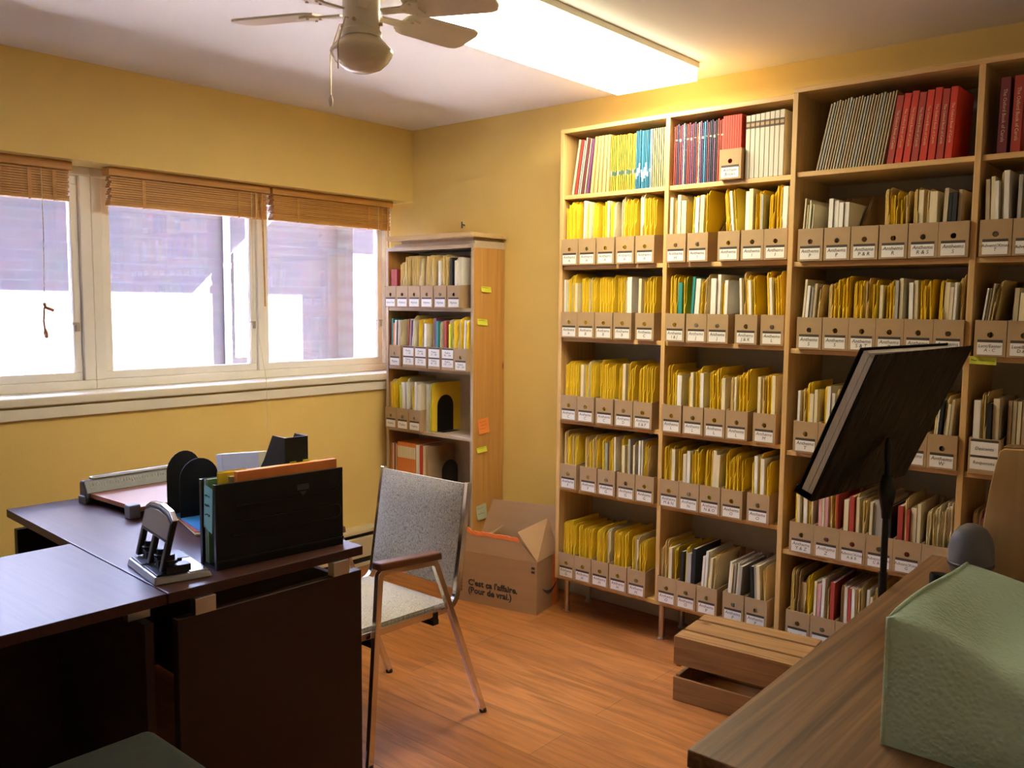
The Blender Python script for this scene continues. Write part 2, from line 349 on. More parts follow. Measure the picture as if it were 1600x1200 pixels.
# blinds
def blind(name, label, y0, y1, cordy, tassel, longcord, wand=None):
    b = thing(name, label, 'blind', (-1.45, (y0 + y1) / 2, 2.098), 0, 'wooden slat blinds over the windows'); h = (y1 - y0) / 2
    MB().box(-.02, .042, -h, h, -.036, 0).build('head_rail', M['bamboo'], b, bevel=.002)
    s = MB()
    for k in range(11):
        z = -.152 + k * .0105
        s.box(-.02, .022 - .002 * (k % 2), -h + .012 + .004 * (k % 3), h - .008 - .003 * (k % 2), z, z + .0085)
    s.build('slat_stack', M['bamboo'], b)
    MB().box(-.024, .024, -h + .01, h - .008, -.168, -.153).build('bottom_rail', M['bamboo'], b, bevel=.002)
    for yy in (-h + .17, h - .17, h - .07):
        MB().box(.023, .0245, yy - .008, yy + .008, -.165, -.04).build('ladder_tape', M['bamboo'], b)
        MB().tube([(.02, yy, -.172), (.02, yy, -.167)], .004, 8).build('button', M['cutedge'], b)
    for (yy, zl) in cordy:
        c = MB().tube([(.03, yy, -.03), (.032, yy, zl * .5), (.03, yy - .008, zl)], .0016, 6).build('cord', PM['cream'], b)
        if tassel:
            p = [(.03, yy - .008, zl + .02), (.03, yy - .002, zl), (.03, yy + .03, zl - .012)]
            MB().tube(p, .007, 8).build('tassel', M['cutedge'], c)
            MB().tube([(.03, yy - .008, zl), (.03, yy - .012, zl - .06), (.03, yy - .008, zl - .10)], .004, 6).build('tassel', M['cutedge'], c)
            MB().tube([(.03, yy - .008, zl - .09), (.03, yy - .006, zl - .105), (.03, yy - .002, zl - .13)], [.004, .009, .007], 8).build('tassel', M['cutedge'], c)
    if longcord:
        yy = longcord[0]
        MB().tube([(.03, yy, -.03), (.03, yy, -.6), (.13, yy + .005, -1.0), (.135, yy + .005, longcord[1])], .0016, 6).build('cord', PM['cream'], b)
    if wand:
        MB().tube([(.036, wand[0], -.04), (.045, wand[0] + .004, wand[1])], .0042, 8).build('wand', M['bamboo'], b)
    return b
blind('bamboo_blind', 'raised wooden slat blind with a tasselled cord over the far left window', -3.05, -1.635, [((-1.76 + 2.3425), -.63)], True, None)
blind('bamboo_blind', 'raised wooden slat blind over the wide middle window pane', -1.478, -.640, [((-.72 + 1.059), -.30)], False, (.315, -1.32), (.372, -.62))
blind('bamboo_blind', 'raised wooden slat blind over the window pane beside the low bookcase', -.624, .205, [(.31, -.55)], False, None, (.375, -.56))

# baseboard heater
h = thing('baseboard_heater', 'long cream baseboard heater under the window behind the desk', 'heater', (-1.315, -1.1, 0))
MB().box(-.04, .045, -1.1, 1.08, .05, .165).build('cover', M['heater'], h, bevel=.004)
MB().box(-.04, .02, -1.1, 1.08, .165, .19).box(-.03, .03, -1.09, 1.07, .005, .05).build('slot', M['slot_shade'], h)
MB().box(-.045, .045, -1.1, 1.08, .19, .212).build('top_rail', M['heater'], h, bevel=.003)
MB().box(-.04, .04, -1.1, 1.08, .0, .018).build('base_rail', M['heater'], h)

tag(MB().tube([(0, 0, 0), (0, -.022, .003)], .004, 8).tube([(0, -.022, -.018), (0, -.022, .018)], .004, 8).build('picture_hook', M['rubber'], loc=(-.912, YW, 1.943)), 'small dark picture hook in the yellow wall above the low bookcase', 'hook')

# ------------------------------------------------------------------ ceiling lamp
lp = thing('ceiling_light', 'long lit fluorescent ceiling light beside the fan', 'ceiling light', (.485, -.57, ZC))
MB().box(-.205, .205, -.62, .62, -.025, -.0005).build('housing', M['fan'], lp, bevel=.003)
lm = MB().box(-.2, .2, -.612, .612, -.078, -.0255, mi=1); lm.mi[4] = 0; lm.build('lens', [M['lens'], M['lens_side']], lp, bevel=.003)

# ------------------------------------------------------------------ ceiling fan
fan = thing('ceiling_fan', 'cream ceiling fan with six blades and a bowl light', 'ceiling fan', (.665, -1.735, ZC))
MB().lathe([(.07, -.001), (.07, -.03), (.045, -.055), (.02, -.06)]).build('canopy', M['fan'], fan, smooth='auto')
MB().lathe([(.03, -.055), (.085, -.07), (.10, -.10), (.10, -.16), (.075, -.19), (.05, -.20)]).build('motor_housing', M['fan'], fan, smooth='auto')
MB().lathe([(.05, -.195), (.050, -.285), (.054, -.29), (.054, -.305), (.04, -.308)]).build('switch_housing', M['fan'], fan, smooth='auto')
MB().lathe([(.040, -.300), (.058, -.312), (.074, -.326), (.082, -.336), (.0845, -.343), (.082, -.350), (.072, -.366), (.054, -.383), (.03, -.393), (.004, -.396)], n=36).build('light_bowl', M['lampglass'], fan, smooth=True)
def blade_mesh():
    m = MB(); pts = [(.13, -.035), (.145, -.05), (.17, -.056), (.35, -.062), (.368, -.055), (.377, -.035), (.377, .035), (.368, .055), (.35, .062), (.17, .056), (.145, .05), (.13, .035)]
    m.prism(pts, lambda p, a: (p[0], p[1], a), -.003, .003); return m
bmsh = blade_mesh().mesh('blade', M['fan'])
im = MB(); im.prism([(.06, -.012), (.12, -.014), (.15, -.036), (.175, -.03), (.165, 0), (.175, .03), (.15, .036), (.12, .014), (.06, .012)], lambda p, a: (p[0], p[1], a), -.009, -.0035)
for sx, sy in ((.15, -.025), (.15, .025), (.125, 0)): im.tube([(sx, sy, -.013), (sx, sy, -.008)], .004, 8)
imsh = im.mesh('blade_iron', M['fan'])
for k in range(6):
    a = R(84 + 60 * k)
    b = link('blade', bmsh, fan, (0, 0, -.235 + .0), None)
    b.rotation_euler = (Matrix.Rotation(a, 3, 'Z') @ Matrix.Rotation(R(-11), 3, 'X')).to_euler()
    link('blade_iron', imsh, b)
for (x, y, zl, kn) in ((-.075, -.045, -.47, True), (.012, -.088, -.405, False)):
    n = math.hypot(x, y); ux, uy = x / n, y / n
    c = MB().tube([(ux * .05, uy * .05, -.265), (ux * .062, uy * .062, -.266), (x, y, -.335), (x * 1.02, y * 1.02, -.345), (x * 1.02, y * 1.02, zl)], .0014, 6).build('pull_chain', M['brass'], fan)
    if kn: MB().lathe([(.002, .018), (.006, .008), (.0065, 0), (.004, -.012), (.001, -.014)], (x * 1.02, y * 1.02, zl), 12).build('pull_knob', M['fan'], c, smooth=True)
for k in range(4):
    a = R(30 + 90 * k); MB().tube([(.048 * math.cos(a), .048 * math.sin(a), -.272), (.058 * math.cos(a), .058 * math.sin(a), -.272)], .005, 8).build('screw', M['brass'], fan)

# ------------------------------------------------------------------ shelving units
def shelving(name, label, x0, y0, y1, bays, zs_list, zbot, ztop, legs, t=.019):
    """bays: list of (xa, xb) inner; zs_list: per bay list of shelf tops"""
    u = thing(name, label, 'shelving', (x0, y1, 0)); B = lambda: MB()
    xr = bays[-1][1] + t
    def bx(n, xa, xb, ya, yb, za, zb, m): return MB().box(xa - x0, xb - x0, ya - y1, yb - y1, za, zb).build(n, m, u, bevel=.0015)
    bx('side_panel', x0, bays[0][0], y0, y1, zbot - t, ztop - t, M['birch']); bx('side_panel', bays[-1][1], xr, y0, y1, zbot - t, ztop - t, M['birch'])
    for (a, b), (c, d) in zip(bays[:-1], bays[1:]): bx('divider', b, c, y0, y1, zbot, ztop - t, M['birch'])
    bx('top_panel', x0, xr, y0, y1, ztop - t, ztop, M['birch_x'])
    bx('bottom_panel', bays[0][0], bays[-1][1], y0, y1, zbot - t, zbot, M['birch_x'])
    for (a, b), zs in zip(bays, zs_list):
        for z in zs: bx('shelf', a + .0005, b - .0005, y0 + .008, y1 - .008, z - t, z, M['birch_x'])
    bx('back_panel', x0, xr, y1, y1 + .005, zbot - t, ztop, M['back_panel'])
    for lx in legs:
        for ly in (y0 + .05, y1 - .05):
            MB().tube([(lx - x0, ly - y1, .004), (lx - x0, ly - y1, zbot - t)], .0135, 14).tube([(lx - x0, ly - y1, 0), (lx - x0, ly - y1, .006)], .019, 14).tube([(lx - x0, ly - y1, zbot - t - .006), (lx - x0, ly - y1, zbot - t)], .022, 14).build('leg', M['steel'], u, smooth='auto')
    return u
U1Z = [2.011, 1.684, 1.347, .954, .625]
shelving('shelving_unit', 'tall birch shelving unit on steel legs, next to the cardboard box', 0, 0, .28, [(.02, .566), (.586, 1.131)], [U1Z, U1Z], .190, 2.314, [.04, .576, 1.11])
U2Z = [2.008, 1.672, 1.341, .945, .552]
shelving('shelving_unit', 'wider and deeper birch shelving unit behind the music stand', 1.152, -.06, .28, [(1.172, 1.787), (1.807, 2.42)], [U2Z, U2Z], .200, 2.320, [1.20, 1.797, 2.39])
# low bookcase
bc = thing('bookcase', 'low pine bookcase in the corner by the window', 'bookcase', (-1.295, .05, 0))
def bcb(n, xa, xb, ya, yb, za, zb, m): return MB().box(xa, xb, ya, yb, za, zb).build(n, m, bc, bevel=.0015)
bcb('side_panel', 0, .018, 0, .245, 0, 1.795, M['pine']); bcb('side_panel', .674, .692, .0, .245, 0, 1.795, M['pine'])
bcb('front_edge', .6735, .6925, -.0015, .0, 0, 1.795, M['chip']); bcb('front_edge', -.0005, .0185, -.0015, .0, 0, 1.795, M['chip'])
bcb('top_panel', 0, .692, 0, .245, 1.795, 1.814, M['chip'])
for z in (1.477, 1.143, .785, .42, .07): bcb('shelf', .018, .674, .002, .235, z - .019, z, M['chip'])
bcb('back_panel', .018, .674, .236, .242, 0, 1.795, M['chip'])
bcb('plinth', .018, .674, .02, .035, 0, .05, M['chip'])
tag(MB().box(.06, .69, -.01, .22, 0, .018).build('wooden_board', M['chip'], loc=(-1.295, .07, 1.8145), bevel=.001), 'thin pine board lying directly on top of the low bookcase', 'board')
tag(MB().box(.10, .66, 0, .215, 0, .016).build('wooden_board', PM['tan'], loc=(-1.285, .07, 1.8333), bevel=.001), 'grey beige middle board of the stack on the low bookcase', 'board')
tag(MB().box(0, .66, -.07, .21, 0, .024).build('wooden_board', M['board'], loc=(-1.245, .08, 1.8499), bevel=.001), 'topmost longest pine board of the stack on the low bookcase', 'board')

# ------------------------------------------------------------------ magazine files
FW = .0955
def file_mesh(holes=True):
    m = MB(); w, d, hf, hb, t = FW, .258, .12, .272, .0025
    # front plate with a round finger hole
    cx, cz, r, n = w / 2, .072, .0095, 16
    rect = []
    for k in range(n):
        a = 2 * math.pi * k / n; c, s = math.cos(a), math.sin(a)
        q = min((w / 2) / abs(c) if abs(c) > 1e-6 else 9, ((hf - cz) if s > 0 else cz) / abs(s) if abs(s) > 1e-6 else 9)
        rect.append((cx + c * q, cz + s * q))
    cors = [(w, hf), (0, hf), (0, 0), (w, 0)]
    for c in cors:
        i = min(range(n), key=lambda j: (rect[j][0] - c[0]) ** 2 + (rect[j][1] - c[1]) ** 2); rect[i] = c
    if holes:
        vs = []
        for y in (0, t):
            vs += [(x, y, z) for x, z in rect] + [(cx + r * math.cos(2 * math.pi * k / n), y, cz + r * math.sin(2 * math.pi * k / n)) for k in range(n)]
        fs = []
        for k in range(n):
            j = (k + 1) % n
            fs += [(k, j, n + j, n + k), (2 * n + j, 2 * n + k, 3 * n + k, 3 * n + j), (n + k, n + j, 3 * n + j, 3 * n + k), (k, 2 * n + k, 2 * n + j, j)]
        m.add(vs, fs)
    else: m.box(0, w, 0, t, 0, hf)
    prof = [(t, 0), (t, hf), (.11, hf + .006), (.225, hb - .02), (d, hb - .02), (d, 0)]
    m.prism(prof, lambda p, a: (a, p[0], p[1]), 0, t); m.prism(prof, lambda p, a: (a, p[0], p[1]), w - t, w)
    m.box(t, w - t, t, d, 0, t); m.box(t, w - t, d - t, d, t, hb - .02)
    return m
FM = file_mesh().mesh('file_body', M['card']); FM2 = file_mesh(False).mesh('file_body', M['card'])
BANDM = MB().box(.010, FW - .010, -.0012, 0, .047, .056).mesh('label_slot', M['label_band'])
CARDM = MB().box(.010, FW - .010, -.0010, 0, .006, .047).mesh('label_card', M['label_white'])
BANDS = MB().box(.006, FW - .006, -.0012, 0, .055, .063).mesh('label_slot', M['label_band']); BANDT = MB().box(.006, FW - .006, -.0012, 0, .109, .117).mesh('label_slot', M['label_band'])
CARDS = MB().box(.006, FW - .006, -.0010, 0, .015, .055).mesh('label_card', M['label_white']); CARDT = MB().box(.006, FW - .006, -.0010, 0, .063, .109).mesh('label_card', M['label_white'])
nfold = [0]
def magfile(x, y, z, txt, label, group, double=False):
    t = thing('magazine_file', label, 'magazine file', (x, y, z + .0008), 0, group)
    link('body', FM2 if double else FM, t); link('label_slot', BANDS if double else BANDM, t)
    c = link('label_card', CARDS if double else CARDM, t)
    if txt:
        if double:
            a, b = txt; link('label_slot', BANDT, t); c2 = link('label_card', CARDT, t)
            text('writing', a, .0155, M['ink'], c2, (FW / 2, -.0016, .086), (R(90), 0, 0), shear=.15)
            text('writing', b, .0155, M['ink'], c, (FW / 2, -.0016, .038), (R(90), 0, 0), shear=.15)
        else:
            w = max(len(q) for q in txt.split('\n')); sz = .0185 if w <= 8 else .0150
            text('writing', txt, sz, M['ink'], c, (FW / 2, -.0016, .028), (R(90), 0, 0), shear=.15)
    return t
fcache = {}
def folder_mesh(h, t, col, v):
    k = (round(h, 3), round(t, 4), col, v)
    if k in fcache: return fcache[k]
    D = .226; m = MB(); th = .0017; r = .022
    arc = [(.013 + r - r * math.cos(R(a)), h - r + r * math.sin(R(a))) for a in (0, 25, 50, 75, 90)]
    tabz = [.15, .165, .142][v % 3]
    right = [(.013, 0), (0, .01), (0, tabz), (.006, tabz + .012), (.013, tabz + .02)] + arc + [(D, h), (D, 0)]
    h2 = h - .008 * (v % 2) - .004
    arc2 = [(.016 + r - r * math.cos(R(a)), h2 - r + r * math.sin(R(a))) for a in (0, 30, 60, 90)]
    left = [(.016, 0)] + arc2 + [(D, h2), (D, 0)]
    m.prism(right, lambda p, a: (a, p[0], p[1]), t - th, t); m.prism(left, lambda p, a: (a, p[0], p[1]), 0, th)
    m.box(0, t, .016, D, 0, .001)
    pg = None
    if t > .004:
        pb = MB(); hp_ = h - .016 - .006 * (v % 3); yl = col == 'yellow' or col == 'manila'
        pg = pb.box(th * 1.1, max(th * 1.6, (t - th) * (.55 if yl else .9)), .024 + .006 * (v % 2), D - .004, .002, hp_).mesh('sheets', PAGE['white' if v % 4 == 0 else 'buff' if yl else 'cream'])
        if yl and t > .009: m.box(t * .62, t * .62 + .0016, .004, D, .0012, h2 - .004)
    cov = m.mesh('file_folder', PM[col])
    fcache[k] = (cov, pg); return fcache[k]
bcache = {}
def booklet_mesh(h, t, col, v, depth=.225):
    k = (round(h, 3), round(t, 4), col, v, depth)
    if k in bcache: return bcache[k]
    m = MB(); th = min(.0012, t * .3)
    m.box(0, th, .002, depth, 0, h); m.box(t - th, t, 0, depth, 0, h); m.box(0, t, 0, .0016, 0, h)
    cov = m.mesh('sheet_music_booklet', PM[col]); pg = None
    if t > .003: pg = MB().box(th, t - th, .0017, depth - .002, .0015, h - .0025).mesh('sheets', PAGE['white' if v % 2 else 'cream'])
    bcache[k] = (cov, pg); return bcache[k]
def put(kind, x, y, z, h, t, col, v, lean, label, cat, group, depth=.225, rz=0):
    cov, pg = folder_mesh(h, t, col, v) if kind == 'f' else booklet_mesh(h, t, col, v, depth)
    o = link('file_folder' if kind == 'f' else 'music_booklet', cov, None, (x, y, z + .0008), (0, lean, rz)); tag(o, label, cat, group)
    if pg: link('sheets', pg, o)
    return o
def fill(x, y, z, pal, fidx, where, lean=0.0, hbase=.265, full=1.0, rng=random, n=None):
    """folders and booklets standing in one magazine file; pal is a list of (kind, colour, weight)"""
    n = n or rng.choice((4, 4, 5, 5, 5, 6))
    inner = FW - .011; off = abs(math.tan(lean)) * .30
    ws = [rng.uniform(.7, 1.5) for _ in range(n)]; avail = (inner - off - .0022 * n) * full
    tot = sum(ws); ts = [max(.003, round(w / tot * avail / .0015) * .0015) for w in ws]
    while sum(ts) > avail and max(ts) > .003: ts[ts.index(max(ts))] -= .0015
    px = x + .0045 + (off if lean < 0 else 0)
    wts = [p[2] for p in pal]
    for i, t in enumerate(ts):
        kd, col, _ = rng.choices(pal, wts)[0]
        hh = hbase + rng.choice((-.016, -.008, 0, .0, .008, .016)) - (.012 if kd == 'b' else 0)
        nm = 'folder' if kd == 'f' else 'music booklet'
        if len(ts) == 1: pos = 'alone'
        else: pos = ORD[i + 1]
        zz = z + .004 + (abs(math.sin(lean)) * t if lean > 0 else 0)
        put(kd, px, y + .014 + rng.choice((0, .004, .008)), zz, hh, t, col, rng.randrange(4), lean + rng.uniform(-.002, .002),
            f'{col} {nm}, {pos} in {ORD[fidx]} file, {where}', 'folder' if kd == 'f' else 'booklet', ('folders in ' if kd == 'f' else 'booklets in ') + 'the files, ' + where)
        nfold[0] += 1
        px += t / max(.9, math.cos(lean)) + .0018

YEL = [('f', 'yellow', 9), ('f', 'cream', .8), ('b', 'white', .8), ('b', 'cream', .6)]
MIX = [('f', 'yellow', 6.5), ('f', 'manila', 1.5), ('b', 'white', 2), ('b', 'cream', 2), ('b', 'grey', .6)]
YW2 = [('f', 'yellow', 6.5), ('b', 'white', 2), ('b', 'cream', 2), ('b', 'teal', .4), ('f', 'manila', .6)]
DRK = [('f', 'yellow', 2), ('f', 'manila', 2), ('b', 'white', 2), ('b', 'cream', 2), ('b', 'black', 1.6), ('b', 'grey', 1.2)]
CRM = [('f', 'manila', 2.2), ('b', 'cream', 3), ('b', 'white', 1.5), ('b', 'beige', 2), ('b', 'grey', .7), ('b', 'black', .5)]
RED = [('f', 'manila', 3), ('f', 'tan', 1.2), ('b', 'red', 1.3), ('b', 'cream', 2), ('b', 'white', 1.2), ('b', 'pink', .8), ('f', 'yellow', 1.2)]
MAN = [('f', 'manila', 6), ('f', 'cream', 3), ('b', 'white', .6), ('b', 'black', .2)]
PSA = [('f', 'yellow', 2), ('f', 'cream', 2), ('b', 'white', 3), ('b', 'lime', .8), ('b', 'red', .7), ('b', 'teal', .4), ('b', 'purple', .3), ('b', 'orange', .6)]

def clampx(xs, lo, hi):
    xs = list(xs); hi -= FW
    for i in range(len(xs)): xs[i] = max(xs[i], lo if i == 0 else xs[i - 1] + FW + .0012)
    for i in reversed(range(len(xs))): xs[i] = min(xs[i], hi if i == len(xs) - 1 else xs[i + 1] - FW - .0012)
    return xs
def row(xs, lo, hi, y, z, txts, rowi, place, pal, leans=None, fulls=None, hb=.265, seed=0, ns=None, pals=None):
    rng = random.Random(seed); xs = clampx(xs, lo, hi); n = len(xs)
    for i, (x, tx) in enumerate(zip(xs, txts)):
        nm = (tx if not isinstance(tx, tuple) else tx[0]).replace('\n', ' ')
        magfile(x, y, z, tx, f'cardboard file marked {nm}, {ORD[i + 1]} of {NUM[n]}, {ORD[rowi]} shelf, {place}', f'cardboard files on the {ORD[rowi]} shelf, {place}', isinstance(tx, tuple))
        if fulls and fulls[i] == 0: continue
        fill(x, y, z, pals[i] if pals else pal, i + 1, f'{ORD[rowi]} shelf, {place}', (leans[i] if leans else rng.uniform(-.012, .012)), hb, fulls[i] if fulls else 1.0, rng, ns[i] if ns else None)
A = lambda *l: ['Anthems\n' + q for q in l]
L1, R1 = 'left bay, legged shelves', 'right bay, legged shelves'
Y1 = -.018
la, lb, ra, rb = .0215, .565, .5875, 1.130
row([.026, .126, .228, .333, .436], la, lb, Y1, U1Z[1], A('A', 'A', 'A', 'A', 'A'), 2, L1, YEL, hb=.284, seed=1)
row([.59, .693, .834, .937, 1.039], ra, rb, Y1, U1Z[1], A('H', 'I', 'I', 'I', 'I'), 2, R1, MIX, leans=[.0, .02, -.09, .0, .01], hb=.283, seed=2)
row([.029, .126, .226, .328, .444], la, lb, Y1, U1Z[2], A('A', 'B', 'B', 'B', 'C'), 3, L1, YEL, hb=.278, seed=3)
row([.595, .698, .796, .922, 1.033], ra, rb, Y1, U1Z[2], A('I & J', 'J', 'J', 'J & K', 'L'), 3, R1, YW2, leans=[0, .05, .01, -.05, -.06], hb=.275, seed=4)
row([.034, .132, .239, .344, .444], la, lb, Y1, U1Z[3], A('C', 'C', 'C', 'D', 'E & F'), 4, L1, YEL, hb=.275, seed=5)
row([.59, .694, .795, .895, 1.015], ra, rb, Y1, U1Z[3], A('L', 'L', 'L', 'L', 'M'), 4, R1, YW2, hb=.272, seed=6)
row([.037, .155, .257, .364, .463], la, lb, Y1, U1Z[4], A('F', 'F', 'G', 'G', 'G'), 5, L1, MIX, hb=.265, seed=7, fulls=[1, 1, 1, 1, .6])
row([.576, .685, .784, .884, 1.0], ra, rb, Y1, U1Z[4], A('M & N', 'N', 'N & O', 'O', 'O'), 5, R1, YW2, leans=[0, .0, .03, 0, -.01], hb=.262, seed=8)
row([.034, .127, .23, .331, .431], la, lb, Y1, .190, A('G', 'H', 'H', 'H', 'H'), 6, L1, YEL, hb=.262, seed=9)
row([.584, .682, .784, .906, 1.006], ra, rb, Y1, .190, A('O', 'O', 'P', 'P', 'P'), 6, R1, DRK, leans=[0, .02, .05, .06, -.06], hb=.262, seed=10)
L2, R2 = 'left bay, deeper shelves', 'right bay, deeper shelves'
Y2 = -.072
la, lb, ra, rb = 1.1735, 1.786, 1.8085, 2.419
row([1.196, 1.296, 1.395, 1.495, 1.595, 1.69], la, lb, Y2, U2Z[1], A('P', 'P', 'P & R', 'R', 'R & S', 'S'), 2, L2, CRM, fulls=[.55, .95, 0, 1, 1, .75], leans=[.05, .01, 0, -.01, .0, .02], hb=.235, seed=11, pals=[[('b', 'cream', 3), ('b', 'pale green', 1)], [('b', 'white', 4), ('b', 'cream', 2)], None, MIX, CRM, [('b', 'black', 2), ('b', 'beige', 2), ('b', 'grey', 1.5), ('b', 'light blue', 1)]])
row([1.205, 1.305, 1.405, 1.503, 1.60, 1.69], la, lb, Y2, U2Z[2], A('S', 'S', 'S & T', 'T', 'T', 'T'), 3, L2, MIX, leans=[.06, .01, .0, .0, -.02, .02], hb=.255, seed=12, pals=[CRM, MIX, MIX, MIX, MIX, DRK])
row([1.207, 1.304, 1.402, 1.499, 1.597, 1.69], la, lb, Y2, U2Z[3], A('T', 'T', 'U', 'V', 'V', 'W'), 4, L2, DRK, leans=[0, .01, 0, 0, .08, .06], hb=.25, seed=13, pals=[MIX, DRK, DRK, DRK, CRM, CRM])
row([1.207, 1.304, 1.402, 1.499, 1.597, 1.69], la, lb, Y2, U2Z[4], ['Anthems\nY & Z', 'Anthems\nZ', 'Advent/Xmas\nA & B', 'Advent/Xmas\nC & D', 'Advent/Xmas\nG', 'Advent/Xmas'], 5, L2, RED, hb=.255, seed=14, pals=[MIX, RED, RED, CRM, RED, MAN])
row([1.205, 1.302, 1.40, 1.498], la, lb, Y2, .200, ['Advent/Xmas'] * 4, 6, L2, RED, hb=.26, seed=15)
row([1.818, 1.916], ra, rb, Y2, U2Z[1], ['Advent/Xmas\nT', 'Advent/Xmas'], 2, R2, CRM, leans=[-.03, 0], hb=.27, seed=16)
row([1.82, 1.918], ra, rb, Y2, U2Z[2], ['Lent/Easter\nA - C', 'Lent/Easter\nD & E'], 3, R2, CRM, leans=[.11, .03], fulls=[.8, 1], hb=.235, seed=17)
row([1.822], ra, rb, Y2, U2Z[3], [('Descants', 'Responses')], 4, R2, DRK, hb=.255, seed=18, ns=[4])
LB = 'low bookcase'
row([-1.275, -1.177, -1.078, -.978, -.874, -.771], -1.276, -.622, .022, 1.477, ['Hymn Fest', 'Hymns', 'Hymns', 'Hymns', 'Hymns', 'Hymns'], 1, LB, MAN, hb=.268, seed=19, fulls=[0, 1, 1, 1, 1, 1])
row([-1.247, -1.126, -1.027, -.920, -.815, -.720], -1.24, -.622, .022, 1.143, ['Psalms', ('Psalms\n1 - 20', 'Psalms\n21 - 30'), ('Psalms\n31 - 40', 'Psalms\n41 - 50'), ('Psalms\n51 - 80', 'Psalms\n81 - 95'), ('Psalms\n96 - 104', 'Psalms\n105 - 119'), 'Psalms\n120 - 150'], 2, LB, PSA, leans=[.02, .06, .02, 0, .0, .03], hb=.27, seed=20)
row([-1.275, -1.176, -1.076], -1.276, -.622, .022, .785, ['Psalms', 'Psalms', 'Psalms'], 3, LB, PSA, leans=[0, -.04, 0], hb=.275, seed=21, pals=[YW2, PSA, YW2])
print('folders', nfold[0])

# ------------------------------------------------------------------ loose books on the shelves
def book(name, x, y, z, w, d, h, col, lean, label, cat, group, title=None, stripes=None, spine_r=0):
    m = MB(); m.box(0, .0016, 0, d, 0, h); m.box(w - .0016, w, 0, d, 0, h); m.box(0, w, 0, .002, 0, h)
    o = m.build(name, PM[col], None, (x, y, z + .0006 + (math.sin(lean) * w if lean > 0 else 0)), (0, lean, 0), bevel=.0004 if w > .012 else 0); tag(o, label, cat, group)
    MB().box(.0016, w - .0016, .002, d - .004, .003, h - .003).build('pages', PAGE['cream'], o)
    if title: text('spine_title', title, w * .50, PAGE['cream'], o, (w / 2, -.0008, h / 2), (R(90), R(90), 0))
    if stripes:
        for q, (za, zb, c) in enumerate(stripes): MB().box(.0003 + .002 * q, w - .0003 - .002 * q, -.0007 - .0006 * q, 0, za, zb).build('spine_band', PM[c], o)
    return o
TL = 'top shelf, left bay, legged shelves'
x = .058; z = U1Z[0]; yb = .012
rb = random.Random(5)
seq = [('pale green', .014, .25, .16), ('red', .016, .247, .155), ('white', .007, .243, .15), ('grey', .012, .255, .15), ('maroon', .011, .25, .145), ('cream', .008, .248, .14), ('purple', .014, .245, .13)]
def nx(x, w, l0, l1, h=.25): return x + w / math.cos(l0) + .0012 + max(0, h * (math.tan(l0) - math.tan(l1)))
for i, (c, w, hh, ln) in enumerate(seq):
    book('songbook', x, yb, z, w, .20, hh, c, ln, f'{c} leaning songbook, {ORD[i + 1]} of seven, {TL}', 'book', 'leaning songbooks on the top left shelf')
    x = nx(x, w, ln, seq[i + 1][3] if i < 6 else .10)
lns = [.10, .082, .064, .046, .03]
for i in range(5):
    w = (.015, .017, .016, .018, .014)[i]
    book('songbook', x, yb + .002 * (i % 2), z, w, .20, .252, 'dimmed cream', lns[i], f'thick cream songbook, {ORD[i + 1]} of five, {TL}', 'book', 'thick cream songbooks on the top left shelf'); x = nx(x, w, lns[i], lns[i + 1] if i < 4 else .012)
for i in range(14):
    w = .0084
    book('songbook', x, yb + rb.choice((0, .002, .004)), z, w, .20, .243 + rb.choice((-.002, 0, .0015)), 'dimmed yellow' if i % 3 else 'mustard', .012, f'thin yellow songbook, {ORD[i + 1]} of fourteen, {TL}', 'book', 'thin yellow songbooks on the top left shelf', stripes=[(.066 + .004 * (i % 2), .09 - .003 * (i % 3), 'dark green' if i % 4 else 'grey')]); x = nx(x, w, .012, .012 if i < 13 else .006)
i = 0
while x + .0085 < .564 and i < 9:
    w = .0072; i += 1
    book('songbook', x, yb + rb.choice((0, .002, .004)), z, w, .20, .25 + rb.choice((-.002, 0, .002)), ('dull blue', 'dull sky')[i % 2], .006, f'thin blue songbook, {ORD[i]} of the blue run, {TL}', 'book', 'thin blue songbooks on the top left shelf', stripes=[(.03 + .013 * (i % 5), .05 + .02 * (i % 4), 'light blue')]); x = nx(x, w, .006, .006)
i = 0
while x + .0115 < .564:
    i += 1; book('songbook', x, yb, z, .0095, .20, .25, 'grey' if i < 2 else 'dimmed cream', .004, f'{"pale blue" if i < 2 else "cream"} songbook, {ORD[i]} after the blue run, {TL}', 'book', 'pale songbooks beside the blue run'); x += .0108
TR = 'top shelf, right bay, legged shelves'
x = .600
cols = ['red', 'maroon', 'navy', 'red', 'purple', 'cream', 'navy', 'red', 'maroon', 'purple', 'maroon', 'navy', 'red', 'cream', 'purple', 'navy', 'blue', 'navy', 'maroon', 'navy', 'black', 'purple', 'black', 'red', 'bright red', 'red']
for i, c in enumerate(cols):
    w = .0082
    book('choir_magazine', x, yb, z, w, .20, .245 + .004 * ((i * 7) % 3), c, .002, f'thin {c} choir magazine, {ORD[i + 1]} of twenty-six, {TR}', 'magazine', 'choir magazines on the top right shelf', stripes=[(.18 + .004 * (i % 3), .19, 'cream')] if i % 2 else None); x += w + .0006
xf = x + .0015
magfile(xf, Y1, z, 'Anthem\nBooks', 'cardboard file marked Anthem Books among the magazines on the top shelf', None)
xx = xf + .005
for i in range(8):
    put('b', xx, Y1 + .016, z + .0035, .252, .0090, 'bright red', 3, 0, f'bright red booklet, {ORD[i + 1]} of eight in the file marked Anthem Books', 'booklet', 'bright red booklets in the Anthem Books file', .21); xx += .0102
x = xf + FW + .004
